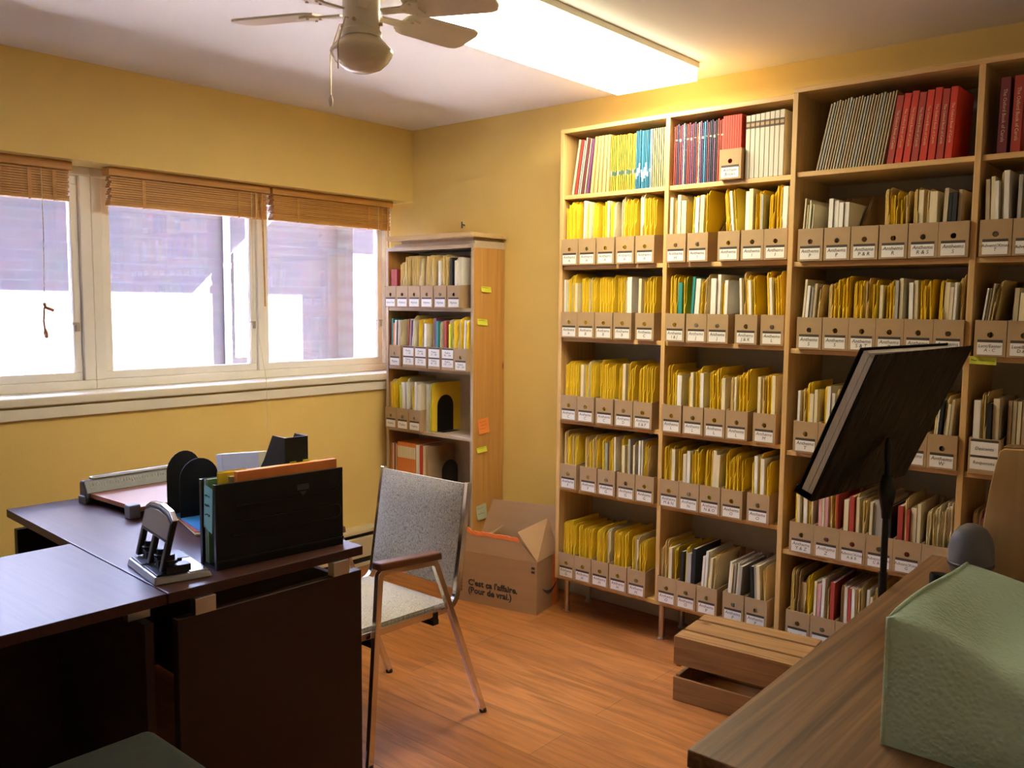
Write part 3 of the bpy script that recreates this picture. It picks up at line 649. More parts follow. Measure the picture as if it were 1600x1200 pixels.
for i in range(8):
    w = .0196
    book('anthology', x, yb - .004, z, w, .20, .246 + .001 * i, 'ivory', 0, f'white anthology with dark spine band, {ORD[i + 1]} of eight, {TR}', 'book', 'white anthologies on the top right shelf', stripes=[(.194, .222, 'umber'), (.202, .214, 'tan')])
    ob = COL.objects[-1]
    x += w + .0006
# deeper unit, top shelf
x = 1.236; z = U2Z[0]; yb2 = -.03
T2 = 'top shelf, left bay, deeper shelves'
for i in range(24):
    ln = .20 - i * .0018; w = (.0085, .0095, .0075)[i % 3]
    c = ('beige', 'beige', 'tan', 'beige', 'mushroom', 'grey')[(i * 5) % 6]
    book('hymn_booklet', x, yb2, z, w, .21, .252 + .002 * (i % 4) - .0012 * max(0, 6 - i), c, ln, f'{c} leaning booklet, {ORD[i + 1]} of twenty-four, {T2}', 'booklet', 'leaning booklets on the top shelf of the deeper shelves'); x = nx(x, w, ln, ln - .0018 if i < 23 else .12)
x += .002
for i in range(8):
    ln = .120 - .010 * i; w = .0235
    book('carol_book', x, yb2 - .005, z, w, .20, .235 + .004 * (i % 3), 'bright red' if i % 3 else 'red', ln, f'red carol book, {ORD[i + 1]} of eight leaning, {T2}', 'book', 'red carol books on the top shelf', title='The Oxford Book of Carols'); x = nx(x, w, ln, ln - .010)
for i in range(2):
    book('carol_book', 1.845 + i * .040, yb2 - .005, z, .030, .20, .245, 'red' if i else 'maroon', .012, f'red carol book, {ORD[i + 1]} of two, top shelf, right bay, deeper shelves', 'book', 'red carol books in the right bay', title='The Oxford Book of Carols')
# right bay loose booklets
x = 1.925
for i in range(8):
    w = .013; book('hymn_booklet', x, yb2, U2Z[3], w, .21, .25, ('tan', 'beige', 'cream')[i % 3], .0, f'upright {("tan", "beige", "cream")[i % 3]} booklet, {ORD[i + 1]} beside the file marked Descants', 'booklet', 'booklets beside the Descants file'); x += w + .001
x = 1.835
for i in range(9):
    w = .011; c = ('manila', 'cream', 'pink', 'manila', 'red', 'tan', 'manila')[i % 7]
    put('f', x, yb2, U2Z[4], .255, w, c, i % 4, .0, f'{c} folder, {ORD[i + 1]} of nine, fifth shelf, right bay, deeper shelves', 'folder', 'folders on the fifth shelf, right bay'); x += w + .0015
# low bookcase loose books
book('hymn_book', -1.258, .055, 1.4805, .05, .17, .212, 'red', .0, 'short red book in the leftmost file on the top shelf of the low bookcase', 'book', None)
book('songbook', -1.275, .06, 1.143, .022, .19, .25, 'maroon', .0, 'maroon and white ringed book at the left end of the second shelf, low bookcase', 'book', None)
# yellow folder + bookend on third shelf
def bookend(label, loc, rz, w=.13, hgt=.20, base=.11, flip=1):
    b = thing('bookend', label, 'bookend', loc, rz, None)
    pts = [(-w / 2, 0), (w / 2, 0)] + [(w / 2 * math.cos(R(a)), hgt - w / 2 + w / 2 * math.sin(R(a))) for a in range(0, 181, 15)]
    MB().prism(pts, lambda p, a: (a, p[0], p[1]), 0, .0022).build('upright', M['bookend'], b, bevel=.0006)
    MB().box(min(0, flip * base), max(0, flip * base), -w / 2, w / 2, 0, .0015).build('base_plate', M['bookend'], b)
    return b
x = -.974
for i, (c, k) in enumerate((('white', 'b'), ('white', 'b'), ('lime', 'f'), ('yellow', 'f'))):
    put(k, x, .06, .785, .275 if k == 'f' else .265, .0105, c, i, 0, f'{c} folder standing after the files, {ORD[i + 1]} of four, third shelf, low bookcase', 'folder', 'folders against the bookend on the third shelf'); x += .0122
# bookends: upright arch faces the room side, base under the books
for (xx, zz, lab, yy) in ((x + .003, .7858, 'black arched bookend against the yellow folder, third shelf of the low bookcase', .115), (-.885, .4208, 'black arched bookend on the fourth shelf of the low bookcase behind the chair', .115)):
    bookend(lab, (xx, yy + .045, zz), 0, .125, .205, .05, 1)
x = -1.268; z4 = .42
for i, (c, w) in enumerate((('orange', .012), ('white', .012), ('red', .012), ('cream', .010), ('orange', .010))):
    book('hymnal', x, .06, z4, w, .20, .27, c, 0, f'{c} hymnal, {ORD[i + 1]} of five at the left, fourth shelf, low bookcase', 'book', 'hymnals at the left of the fourth shelf'); x += w + .001
for i in range(8):
    book('hymnal', x, .056, z4, .0185, .20, .285, 'orange', 0, f'orange hymnal with white band, {ORD[i + 1]} of eight, fourth shelf, low bookcase', 'book', 'orange hymnals with a white band', stripes=[(.195, .262, 'cream')]); x += .0191
for i, (c, w, tt) in enumerate((('white', .03, 'MESSIAH'), ('bright red', .025, None), ('cream', .022, None), ('tan', .02, None))):
    book('vocal_score', x, .058, z4, w, .20, .28, c, 0, f'{c} vocal score, {ORD[i + 1]} of four beside the orange hymnals, low bookcase', 'book', 'vocal scores beside the orange hymnals', title=None); x += w + .001

# ------------------------------------------------------------------ sticky notes
def scribble(parent, w, h, n, ax, mtl=None):
    """wavy pen lines on a note; ax maps (u, v) to local coordinates"""
    m = MB(); rg = random.Random(int(w * 1e5) + n)
    for i in range(n):
        v = h * (.78 - .62 * i / max(1, n - .3)); u = w * .12; pts = []
        while u < w * (.62 + .25 * rg.random()):
            pts.append(ax(u, v + rg.uniform(-.035, .035) * h)); u += w * .045
        m.tube(pts, .0006, 4)
    m.build('writing', M['ink'], parent)
def note(label, col, y, z, w, h, rot, lines):
    me = MB(); n = 5
    vs = []; fs = []
    for j in range(n + 1):
        for i in (0, 1): vs.append((.0006 + .006 * (1 - j / n) ** 2, -w / 2 + i * w, -h / 2 + h * j / n))
    fs = [(2 * j, 2 * j + 1, 2 * j + 3, 2 * j + 2) for j in range(n)]
    me.add(vs, fs); o = me.build('sticky_note', PM[col], None, (-.6022, y, z), (rot, 0, 0)); tag(o, label, 'sticky note')
    sm = o.modifiers.new('thick', 'SOLIDIFY'); sm.thickness = .0003
    scribble(o, w, h, lines, lambda u, v: (.0016 + .006 * (1 - v / h) ** 2, -w / 2 + u, -h / 2 + v))
    return o
note('upper yellow sticky flag on the pine bookcase side', 'lime', .144, 1.578, .078, .030, R(-2), 1)
note('lower yellow sticky flag on the pine bookcase side, above the orange note', 'lime', .116, 1.405, .078, .032, R(-4), 1)
note('orange square sticky note on the pine bookcase side', 'orange', .131, .848, .082, .080, R(4), 3)
note('thin yellow sticky flag just below the orange note on the bookcase', 'lime', .118, .720, .076, .028, R(3), 1)
note('mint green square sticky note low on the pine bookcase side', 'pale green', .120, .378, .078, .080, R(7), 2)
tn = MB().box(0, .082, -.0008, 0, 0, .026).build('sticky_note', PM['lime'], None, (1.806, -.0606, 1.315), (0, R(1), 0)); tag(tn, 'yellow sticky strip on the shelf edge beside the music stand', 'sticky note')
text('writing', 'Major Choral Works', .0085, M['ink'], tn, (.041, -.0014, .013), (R(90), 0, 0), shear=.15)

# ------------------------------------------------------------------ desk
dk = thing('desk', 'dark mahogany desk with an attached return, by the window', 'desk', (.44, -2.206, 0))
def dpoly(name, pts, z0, z1, mtl, bevel=.002):
    return MB().prism([(p[0] - .44, p[1] + 2.206) for p in pts], lambda p, a: (p[0], p[1], a), z0, z1).build(name, mtl, dk, bevel=bevel)
dpoly('desk_top', [(-.866, -2.139), (.441, -2.206), (.458, -1.572), (-.86, -1.52)], .712, .741, M['mahog'])
dpoly('return_top', [(-.233, -2.1745), (.438, -2.2085), (.438, -3.35), (-.233, -3.35)], .711, .740, M['mahog'])
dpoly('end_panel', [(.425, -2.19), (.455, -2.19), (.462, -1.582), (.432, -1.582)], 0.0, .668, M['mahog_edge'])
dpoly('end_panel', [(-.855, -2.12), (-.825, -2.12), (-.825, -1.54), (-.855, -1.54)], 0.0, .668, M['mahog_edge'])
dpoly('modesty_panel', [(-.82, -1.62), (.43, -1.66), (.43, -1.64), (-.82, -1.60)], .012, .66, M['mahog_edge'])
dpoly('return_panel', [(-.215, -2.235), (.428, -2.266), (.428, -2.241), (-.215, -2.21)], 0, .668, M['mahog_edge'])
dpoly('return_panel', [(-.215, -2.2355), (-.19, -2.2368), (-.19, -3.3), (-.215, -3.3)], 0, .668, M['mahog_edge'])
for (sx, sy) in ((.4435, -2.11), (.4495, -1.66), (-.84, -2.05), (-.84, -1.60), (.36, -2.253)):
    MB().box(sx - .44 - .0145, sx - .44 + .0145, sy + 2.206 - .03, sy + 2.206 + .03, .668, .712 if sy > -2.2 else .711).build('standoff', M['steel'], dk, bevel=.001)

# paper cutter
ct = thing('paper_cutter', 'paper trimmer with a pinkish board on the desk by the window', 'paper trimmer', (-.59, -1.72, .741), R(2))
MB().box(-.15, .19, -.165, .20, .022, .038).build('board', [M['cutboard']], ct, bevel=.002)
MB().box(.1905, .194, -.165, .20, .022, .038).box(-.15, .19, -.1685, -.1652, .022, .038).build('board_edge', M['cutedge'], ct)
rl = MB(); rp = [(-.205, 0), (-.205, .075), (-.195, .085), (-.175, .085), (-.150, .04), (-.150, 0)]
rl.prism(rp, lambda p, a: (p[0], a, p[1]), -.185, .21); rl.build('rail', mat('slate grey plastic', (.075, .078, .09), .4), ct, bevel=.006)
MB().prism([(-.205, .083), (-.175, .083), (-.175, .095), (-.205, .095)], lambda p, a: (p[0], a, p[1] + .0), -.15, .20).build('cutting_arm', M['silver_pl'], ct, bevel=.008)
tk = MB()
for k in range(34):
    yy = -.16 + k * .0108; d = Vector((.025, 0, -.045)).normalized(); p0 = Vector((-.1745, yy, .0848)) + Vector((.0016, 0, .0009)); ln = .012 if k % 5 else .02
    p1 = p0 + d * .012; tk.tube([p1, p1 + d * ln], .0009, 4)
tk.build('ruler_marks', M['label_white'], ct)
for yy in (-.178, .18):
    MB().box(-.20, -.155, yy - .015, yy + .015, 0, .03).build('foot', M['grey_pl'], ct, bevel=.004)
    MB().box(.155, .20, yy - .02, yy + .02, 0, .05).build('foot', M['grey_pl'], ct, bevel=.006)

bookend('black arched bookend on the desk nearest the paper trimmer', (-.30, -1.755, .7416), R(8), .14, .235, .08, -1)
bookend('black arched bookend on the desk nearest the file rack', (-.215, -1.745, .7416), R(-4), .14, .218, .08, 1)

# flat folders on the desk
f1 = MB().prism([(-.27, -1.80), (-.02, -1.87), (.10, -1.74), (-.10, -1.70)], lambda p, a: (p[0], p[1], a), 0, .006).build('document', PM['manila'], None, (0, 0, .7445)); tag(f1, 'cream paper folder lying on the desk under the blue one', 'folder', 'folders lying flat on the desk')
f2 = MB().prism([(-.333, -1.792), (-.04, -1.87), (.09, -1.72), (-.19, -1.64)], lambda p, a: (p[0], p[1], a), 0, .0025).build('document', PM['red'], None, (.006, .004, .7515)); tag(f2, 'thin red folder lying between the cream and blue folders', 'folder', 'folders lying flat on the desk')
f3 = MB().prism([(-.333, -1.79), (-.02, -1.855), (.10, -1.71), (-.18, -1.63)], lambda p, a: (p[0], p[1], a), 0, .004).build('document', mat('bright blue card', (.03, .24, .62), .45), None, (0, 0, .7542)); tag(f3, 'bright blue folder lying on top of the folders beside the rack', 'folder', 'folders lying flat on the desk')

# hole punch
hp = thing('hole_punch', 'black and silver three hole punch standing on the desk corner', 'hole punch', (.118, -2.163, .7412), R(-9.5))
MB().hexa([(0, 0, 0), (.25, 0, 0), (.255, .155, 0), (0, .165, 0)], [(.008, .004, .022), (.242, .004, .022), (.25, .15, .016), (.005, .16, .016)]).build('base', M['silver_pl'], hp, bevel=.004)
MB().box(.012, .240, .010, .097, .0205, .026).box(.012, .10, .097, .148, .0165, .0225).build('punch_bed', M['black'], hp, bevel=.002)
MB().box(.10, .243, .098, .148, .017, .0215).build('tray_plate', M['chrome'], hp, bevel=.002)
MB().box(.116, .122, .005, .095, .026, .029).build('guide_bar', M['chrome'], hp)
def hx(p, a):  # handle plane leaning back
    return (p[0], .03 + p[1] * .24 + a, .03 + p[1])
hm = MB(); W_ = .23
hm.prism([(.006, .075), (.236, .075), (.238, .135), (.20, .150), (.12, .157), (.04, .150), (.004, .135)], hx, -.008, .008)
for a_, b_ in ((.006, .03), (.108, .132), (.212, .236)): hm.prism([(a_, 0), (b_, 0), (b_, .08), (a_, .08)], hx, -.008, .008)
hm.build('lever', M['black'], hp, bevel=.004)
MB().prism([(.014, .085), (.228, .085), (.228, .128), (.19, .14), (.12, .146), (.05, .14), (.014, .128)], hx, -.0095, -.0082).build('lever_plate', M['silver_pl'], hp)
MB().prism([(.004, .135), (.04, .150), (.12, .157), (.20, .150), (.238, .135), (.238, .139), (.20, .156), (.12, .163), (.04, .156), (.004, .139)], hx, -.007, .007).build('grip', M['chrome'], hp, bevel=.002)
for hx_ in (.05, .155, .225):
    pm_ = MB(); pm_.tube([(hx_, .05, .026), (hx_, .05, .075)], .013, 12).tube([(hx_, .05, .05), (hx_, .05, .06)], .02, 12)
    pm_.box(hx_ - .02, hx_ + .02, .035, .10, .026, .045); pm_.build('punch_head', M['black'], hp, bevel=.002)
    MB().tube([(hx_, .036, .036), (hx_, .032, .036)], .004, 8).build('screw', M['chrome'], hp)

# desktop file rack
fr = thing('file_rack', 'black plastic file rack full of folders on the desk', 'file rack', (.262, -2.008, .7412), R(-5))
Lk, Dk, Hk = .417, .10, .25
fp = MB(); fp.box(Dk - .006, Dk, 0, Lk, 0, Hk - .004)
fp.build('front_panel', M['black_matte'], fr, bevel=.002)
rg_ = MB()
for za, zb, ya, yb_ in ((.175, .178, .06, Lk - .04), (.130, .133, .05, Lk - .02), (.090, .093, .05, Lk - .03), (.02, .026, .0, Lk)):
    rg_.box(Dk, Dk + .0025, ya, yb_, za, zb)
rg_.tube([(Dk, Lk - .045 + .04 * math.sin(R(a)), .175 + .055 * (1 - math.cos(R(a)))) for a in range(0, 91, 15)], .002, 6)
rg_.tube([(Dk, Lk - .03 + .021 * math.sin(R(a)), .1115 - .0205 * math.cos(R(a))) for a in range(0, 181, 20)], .002, 6)
rg_.build('ridges', M['black'], fr)
MB().box(0, .006, 0, Lk, 0, Hk).build('back_panel', M['black_matte'], fr, bevel=.002)
MB().box(.006, Dk - .006, 0, Lk, 0, .006).box(.006, Dk - .006, Lk - .006, Lk, .006, Hk - .02).build('base', M['black_matte'], fr)
MB().box(.0, .014, -.004, 0, 0, Hk).box(Dk - .012, Dk, -.004, 0, 0, Hk - .004).build('end_post', M['black'], fr)
fe = MB().box(Dk + .0005, Dk + .002, .255, .295, .195, .212).prism([(.262, .190), (.288, .190), (.275, .178)], lambda p, a: (a, p[0], p[1]), Dk + .0005, Dk + .002); fe.build('emblem', M['rubber'], fr)
mxr = Matrix.Translation((.262, -2.008, .7412)) @ Matrix.Rotation(R(-5), 4, 'Z')
def rack_folder(x, w, h, col, label, y0=.004, y1=.40, tab=None):
    o = MB().box(0, w, y0, y1, 0, h).build('file_folder', PM[col], None, mxr @ Vector((x, 0, .0065)), (0, 0, R(-5)), bevel=.001); tag(o, label, 'folder', 'folders in the black file rack')
    if tab: MB().box(w * .2, w * .5, tab[0], tab[1], h, h + tab[2]).build('tab', PM[tab[3]], o)
    return o
rack_folder(.014, .010, .242, 'light blue', 'pale folder at the back of the black file rack')
rack_folder(.028, .010, .246, 'green', 'green folder in the black file rack, behind the yellow folder')
rack_folder(.042, .008, .262, 'yellow', 'yellow tabbed folder standing tall in the black file rack', .03, .36, (.03, .12, .004, 'yellow'))
rack_folder(.052, .012, .250, 'beige', 'beige folder behind the orange folder in the black file rack', .06, .40)
rack_folder(.068, .018, .266, 'orange', 'orange brown expanding folder at the front of the black file rack', .07, .404)
tg = MB()
for (yy, hh) in ((.215, .010), (.24, .018), (.262, .014), (.285, .02)): tg.box(.0, .0012, yy, yy + .022, 0, hh)
tgo = tg.build('sticky_flags', PM['lime'], None, mxr @ Vector((.0505, .02, .2565)), (0, 0, R(-5))); tag(tgo, 'neon green sticky flags standing out of the folders in the rack', 'sticky flags')
sn = MB().hexa([(0, -.0012, 0), (.052, -.0012, -.012), (.052, -.0006, -.012), (0, -.0006, 0)], [(.008, -.0012, .125), (.060, -.0012, .118), (.060, -.0006, .118), (.008, -.0006, .125)])
sno = sn.build('sticky_note', mat('aqua note paper', (.24, .55, .50), .6), None, mxr @ Vector((.028, -.0045, .115)), (0, 0, R(-5))); tag(sno, 'aqua sticky note hanging on the end of the black file rack', 'sticky note')
scribble(sno, .05, .12, 3, lambda u, v: (u + .008 * v / .12, -.0018, v))

# black magazine holder with white binder behind the rack
mh = thing('magazine_holder', 'black plastic magazine holder behind the file rack on the desk', 'magazine holder', (.018, -1.70, .7412), R(-4))
sidep = [(0, 0), (.24, 0), (.24, .335), (.165, .335), (.11, .25), (0, .12)]
MB().prism(sidep, lambda p, a: (p[0], a, p[1]), 0, .003).build('side_panel', M['black'], mh); MB().prism(sidep, lambda p, a: (p[0], a, p[1]), .08, .083).build('side_panel', M['black'], mh)
MB().box(.237, .24, .003, .08, 0, .335).build('back_panel', M['black'], mh); MB().box(.003, .237, .003, .08, 0, .003).build('base', M['black'], mh)
bd = MB().box(0, .30, .0, .036, 0, .215).build('ring_binder', M['binder'], None, (-.215, -1.578, .7425), (0, R(0), R(-6)), bevel=.002); tag(bd, 'white ring binder sticking out of the black magazine holder', 'binder')
bd.rotation_euler = (0, R(-9), R(-4)); bd.location = (-.215, -1.662, .7445)
MB().box(.002, .045, -.0008, 0, .004, .211).build('spine_label', M['label_white'], bd)

# ------------------------------------------------------------------ armchair
ch = thing('armchair', 'chrome framed armchair in grey tweed beside the desk', 'chair', (.2, -1.28, 0))
def cv(x, y, z): return (x - .2, y + 1.28, z)
def fillet(path, r=.03, n=5):
    P = [Vector(p) for p in path]; out = [P[0]]
    for a, b, c in zip(P[:-2], P[1:-1], P[2:]):
        d1 = (a - b).normalized(); d2 = (c - b).normalized(); s = b + d1 * r; e = b + d2 * r
        for k in range(n + 1):
            t = k / n; out.append(s * (1 - t) ** 2 + b * 2 * t * (1 - t) + e * t ** 2)
    out.append(P[-1]); return out
def sqtube(path, w, d=None):
    """square tube swept along a path in a y-z plane"""
    d = d or w; m = MB(); P = [Vector(p) for p in path]; o = 0
    for i, p in enumerate(P):
        t = (P[min(i + 1, len(P) - 1)] - P[max(i - 1, 0)]).normalized(); u = Vector((1, 0, 0)); q = t.cross(u).normalized()
        for a, b in ((-1, -1), (1, -1), (1, 1), (-1, 1)): m.v.append(tuple(p + u * a * d / 2 + q * b * w / 2))
    for i in range(len(P) - 1):
        for k in range(4):
            a = 4 * i + k; b = 4 * i + (k + 1) % 4; m.f.append((a, b, b + 4, a + 4)); m.mi.append(0)
    m.f += [(0, 1, 2, 3)[::-1], tuple(range(len(m.v) - 4, len(m.v)))]; m.mi += [0, 0]
    return m
for sx in (-.06, .46):
    sqtube(fillet([cv(sx, -1.553, .006), cv(sx, -1.508, .640), cv(sx, -1.262, .622), cv(sx, -1.012, .006)], .02), .022, .020).build('leg_frame', M['chrome'], ch, bevel=.002)
    for yy in (-1.553, -1.012): MB().tube([cv(sx, yy, 0), cv(sx, yy + (.0005 if yy < -1.2 else -.004), .014)], .0135, 12).build('rubber_foot', M['black'], ch)
    MB().hexa([cv(sx - .021, -1.522, .649), cv(sx + .021, -1.522, .649), cv(sx + .021, -1.243, .629), cv(sx - .021, -1.243, .629)], [cv(sx - .02, -1.520, .675), cv(sx + .02, -1.520, .675), cv(sx + .02, -1.246, .655), cv(sx - .02, -1.246, .655)]).build('arm_rest', M['armwood'], ch, bevel=.005)
for sx in (-.028, .428):
    sqtube(fillet([cv(sx, -1.575, .432), cv(sx, -1.130, .425), cv(sx, -1.062, .862)], .055, 8), .024, .018).build('seat_rail', M['chrome'], ch, bevel=.002)
st = MB(); st.box(-.018, .418, -1.575, -1.155, .435, .47)
def rounded_cushion(name, x0, x1, fn, L, th, crown, mtl):
    """padded slab: fn(u, n) -> y,z ; x across"""
    m = MB(); NX, NU = 10, 12; vs = []; idx = {}
    for side in (0, 1):
        for i in range(NX + 1):
            for j in range(NU + 1):
                a = i / NX; b = j / NU; e = min(1, 1 - (abs(2 * a - 1)) ** 6) * min(1, 1 - (abs(2 * b - 1)) ** 6)
                n = (th * .5 + crown * (1 - (2 * a - 1) ** 2) * (1 - (2 * b - 1) ** 2)) * e if side else 0
                rr = .012 * (1 - e) * 0
                y, z = fn(b * L, n + (th * .5 if side else 0)); idx[(side, i, j)] = len(vs); vs.append(cv(x0 + a * (x1 - x0), y, z))
    fs = []
    for i in range(NX):
        for j in range(NU):
            for sd in (0, 1): fs.append((idx[(sd, i, j)], idx[(sd, i + 1, j)], idx[(sd, i + 1, j + 1)], idx[(sd, i, j + 1)]))
    for i in range(NX):
        for j in (0, NU): fs.append((idx[(0, i, j)], idx[(0, i + 1, j)], idx[(1, i + 1, j)], idx[(1, i, j)]))
    for j in range(NU):
        for i in (0, NX): fs.append((idx[(0, i, j)], idx[(0, i, j + 1)], idx[(1, i, j + 1)], idx[(1, i, j)]))
    m.add(vs, fs); return m.build(name, mtl, ch, smooth='auto')
rounded_cushion('seat', -.018, .418, lambda u, n: (-1.59 + u, .438 + n - .01 * u / .44), .435, .034, .012, M['tweed'])
_bd = Vector((0, .068, .437)).normalized(); _bn = Vector((0, -_bd.z, _bd.y))
def backfn(u, n):
    p = Vector((0, -1.118, .488)) + _bd * u + _bn * n; return p.y, p.z
rounded_cushion('backrest', -.019, .419, backfn, .372, .032, .008, M['tweed'])
for yy, zz in ((-1.235, .405), (-1.50, .40)):
    MB().box(-.24, .24, yy + 1.28 - .014, yy + 1.28 + .014, zz - .02, zz).build('stretcher', M['black_matte'], ch, bevel=.002)
    for sx in (-.228, .228): MB().box(sx - .012, sx + .012, yy + 1.28 - .01, yy + 1.28 + .01, zz, .430).build('bracket', M['black_matte'], ch)

# ------------------------------------------------------------------ cardboard box
bx = thing('cardboard_box', 'open brown cardboard box with printed French text beside the low bookcase', 'box', (-.027, -.106, 0), R(11))
BL, BD, BH = .475, .235, .26
def sheet(pts, t=.004):
    m = MB(); P = [Vector(p) for p in pts]; n = (P[1] - P[0]).cross(P[3] - P[0]).normalized() * t
    m.hexa(P, [p + n for p in P]); return m
bd_ = MB(); bd_.box(-BL, 0, 0, .004, 0, BH).box(-BL, 0, BD - .004, BD, 0, BH).box(-BL, -BL + .004, .004, BD - .004, 0, BH).box(-.004, 0, .004, BD - .004, 0, BH).box(-BL + .004, -.004, .004, BD - .004, 0, .004)
bd_.build('body', M['carton'], bx)
fl = MB(); zz = [(-BL, .115)]; rgx = random.Random(3)
edge = [(-BL + .004 + (BL - .11) * k / 24, .098 + .006 * rgx.random() + (.014 if 3 < k < 6 else 0)) for k in range(25)]
fl.prism([(-BL + .002, 0), (-.002, 0)] + [(x_, z_) for x_, z_ in reversed(edge)], lambda p, a: (p[0], a + p[1] * .10, BH + p[1]), 0, .004).build('front_flap', M['carton'], bx)
tp = MB(); tp.prism([(x_, z_ - .012 - .006 * rgx.random()) for x_, z_ in edge] + [(x_, z_ + .004) for x_, z_ in reversed(edge)], lambda p, a: (p[0], a + p[1] * .10, BH + p[1]), -.001, .006).build('torn_tape', M['orange'], bx)
sheet([(-.002, .002, BH), (-.002, BD - .002, BH), (-.055, BD - .03, BH + .17), (-.112, .0, BH + .135)]).build('side_flap', M['carton'], bx)
sheet([(-BL + .002, BD - .002, BH), (-.002, BD - .002, BH), (-.015, BD + .03, BH + .225), (-BL + .07, BD + .03, BH + .215)]).build('back_flap', M['carton'], bx)
sheet([(-BL + .002, .004, BH), (-BL + .002, BD - .004, BH), (-BL + .16, BD - .02, BH + .10), (-BL + .15, .01, BH + .06)]).build('side_flap', M['carton'], bx)
text('printed_text', "C'est ça l'affaire.\n(Pour de vrai.)", .0435, M['ink'], bx, (-.392, -.0012, .082), (R(90), 0, 0), 'LEFT', bold=.0016)
ic = MB()
for k in range(4):
    for j in range(2): ic.box(-.452 + j * .014, -.441 + j * .014, -.001, 0, .05 + k * .017, .064 + k * .017)
ic.build('printed_symbols', mat('faded ink', (.16, .10, .06), .7), bx)
MB().box(-.03, -.012, -.001, 0, BH - .035, BH - .024).box(-.03, -.012, -.001, 0, BH - .055, BH - .044).build('printed_marks', M['ink'], bx)
MB().box(.0, .0012, .165, .215, 0, BH).build('orange_tape', M['orange'], bx)
sm_ = MB(); up = [(.055 + .16 * k / 12, .118 - .026 * math.sin(math.pi * k / 12)) for k in range(13)]; dn = [(.055 + .16 * k / 12, .118 - .045 * math.sin(math.pi * k / 12)) for k in range(13)]
sm_.prism(up + dn[::-1][1:-1], lambda p, a: (a, p[0], p[1]), .0013, .0022).build('printed_curve', M['ink'], bx)

# ------------------------------------------------------------------ crate
cr = thing('wooden_crate', 'brown slatted wooden crate on the floor before the shelves', 'crate', (.931, -.455, 0), R(5))
CL, CD, CH = .466, .30, .252
def cb(n, *a): return MB().box(*a).build(n, M['crate'], cr, bevel=.0025)
cb('slat', 0, CL, 0, .012, 0, .092); cb('slat', 0, CL, 0, .012, .142, CH)
cb('slat', 0, CL, CD - .012, CD, 0, .092); cb('slat', 0, CL, CD - .012, CD, .142, CH)
cb('slat', 0, CL, .0125, .078, CH - .012, CH); cb('slat', 0, CL, .092, .210, CH - .012, CH); cb('slat', 0, CL, .226, CD - .0125, CH - .012, CH)
for xa in (.006, CL - .024):
    cb('end_panel', xa, xa + .018, .0125, CD - .0125, .0, .10); cb('end_panel', xa, xa + .018, .0125, CD - .0125, .13, CH - .0125)

# ------------------------------------------------------------------ counter table
tb = thing('table', 'long brown woodgrain table in the near right corner', 'table', (1.857, -1.28, 0))
def tpoly(n, pts, z0, z1, m, bev=.003): return MB().prism([(p[0] - 1.857, p[1] + 1.28) for p in pts], lambda p, a: (p[0], p[1], a), z0, z1).build(n, m, tb, bevel=bev)
tpoly('table_top', [(1.875, -2.045), (2.66, -2.045), (2.63, -.515), (1.840, -.515)], .728, .760, M['oak'])
tpoly('apron', [(1.93, -1.99), (2.60, -1.99), (2.58, -.57), (1.90, -.57)], .66, .728, M['oak'])
for lx, ly in ((1.93, -1.97), (2.58, -1.97), (1.91, -.60), (2.56, -.60)): MB().box(lx - 1.857 - .02, lx - 1.857 + .02, ly + 1.28 - .02, ly + 1.28 + .02, 0, .66).build('leg', M['oak'], tb, bevel=.002)

# mint bag
def mint_bag():
    t = thing('vinyl_bag', 'mint green pebbled vinyl bag standing on the woodgrain table', 'bag', (2.115, -1.808, .7605))
    m = MB(); NX, NY = 24, 26; Wd, Dp, Hh = .40, .455, .222
    def P(a, b):  # top surface
        z = Hh - .045 * math.sin(math.pi * min(1, a * 1.15)) ** 1.5 * (.65 + .5 * math.sin(math.pi * b)) - .03 * a
        z += .006 * math.sin(9 * a + 5 * b)
        r = .004 + .062 * min(1, a / .35); d = b * Dp
        if d < r: z -= r - math.sqrt(max(0, r * r - (r - d) ** 2))
        return (a * Wd + .012 * b, b * Dp, z)
    g = [[P(i / NX, (j / NY) ** 1.9) for j in range(NY + 1)] for i in range(NX + 1)]
    vs = [p for c in g for p in c]; n1 = NY + 1; fs = [(i * n1 + j, (i + 1) * n1 + j, (i + 1) * n1 + j + 1, i * n1 + j + 1) for i in range(NX) for j in range(NY)]
    def wall(line):
        K = 10; o = len(vs); nrm_pts = line
        for k in range(K + 1):
            for (ix, p) in line:
                f = k / K; x, y, z = p; bul = .014 * math.sin(math.pi * f)
                cx, cy = Wd / 2, Dp / 2
                dx, dy = (0, 0)
                vs.append((x + bul * (1 if x > Wd - .001 + .0 else (-.15 if x < .02 else 0)), y + (-bul if y < .001 else (bul if y > Dp - .001 else 0)) * math.sin(math.pi * max(0, min(1, x / Wd))), z * (1 - f)))
        n = len(line)
        for k in range(K):
            for q in range(n - 1): fs.append((o + k * n + q, o + k * n + q + 1, o + (k + 1) * n + q + 1, o + (k + 1) * n + q))
    wall([(i, g[i][0]) for i in range(NX + 1)]); wall([(i, g[i][NY]) for i in range(NX + 1)]); wall([(j, g[0][j]) for j in range(NY + 1)]); wall([(j, g[NX][j]) for j in range(NY + 1)])
    m.add(vs, fs); me = m.mesh('shell', M['mint'])
    bm = bmesh.new(); bm.from_mesh(me); bmesh.ops.remove_doubles(bm, verts=bm.verts, dist=.0003); bmesh.ops.recalc_face_normals(bm, faces=bm.faces); bm.to_mesh(me); bm.free()
    o = link('shell', me, t, bevel=.005, seg=3)
    for p in me.polygons: p.use_smooth = True
    MB().tube([P(0, b / 12) for b in range(13)], .0035, 8).build('piping', M['mint'], t, smooth=True)
    MB().tube([(0, 0, Hh * k / 8) for k in range(9)], .0035, 8).build('piping', M['mint'], t, smooth=True)
mint_bag()

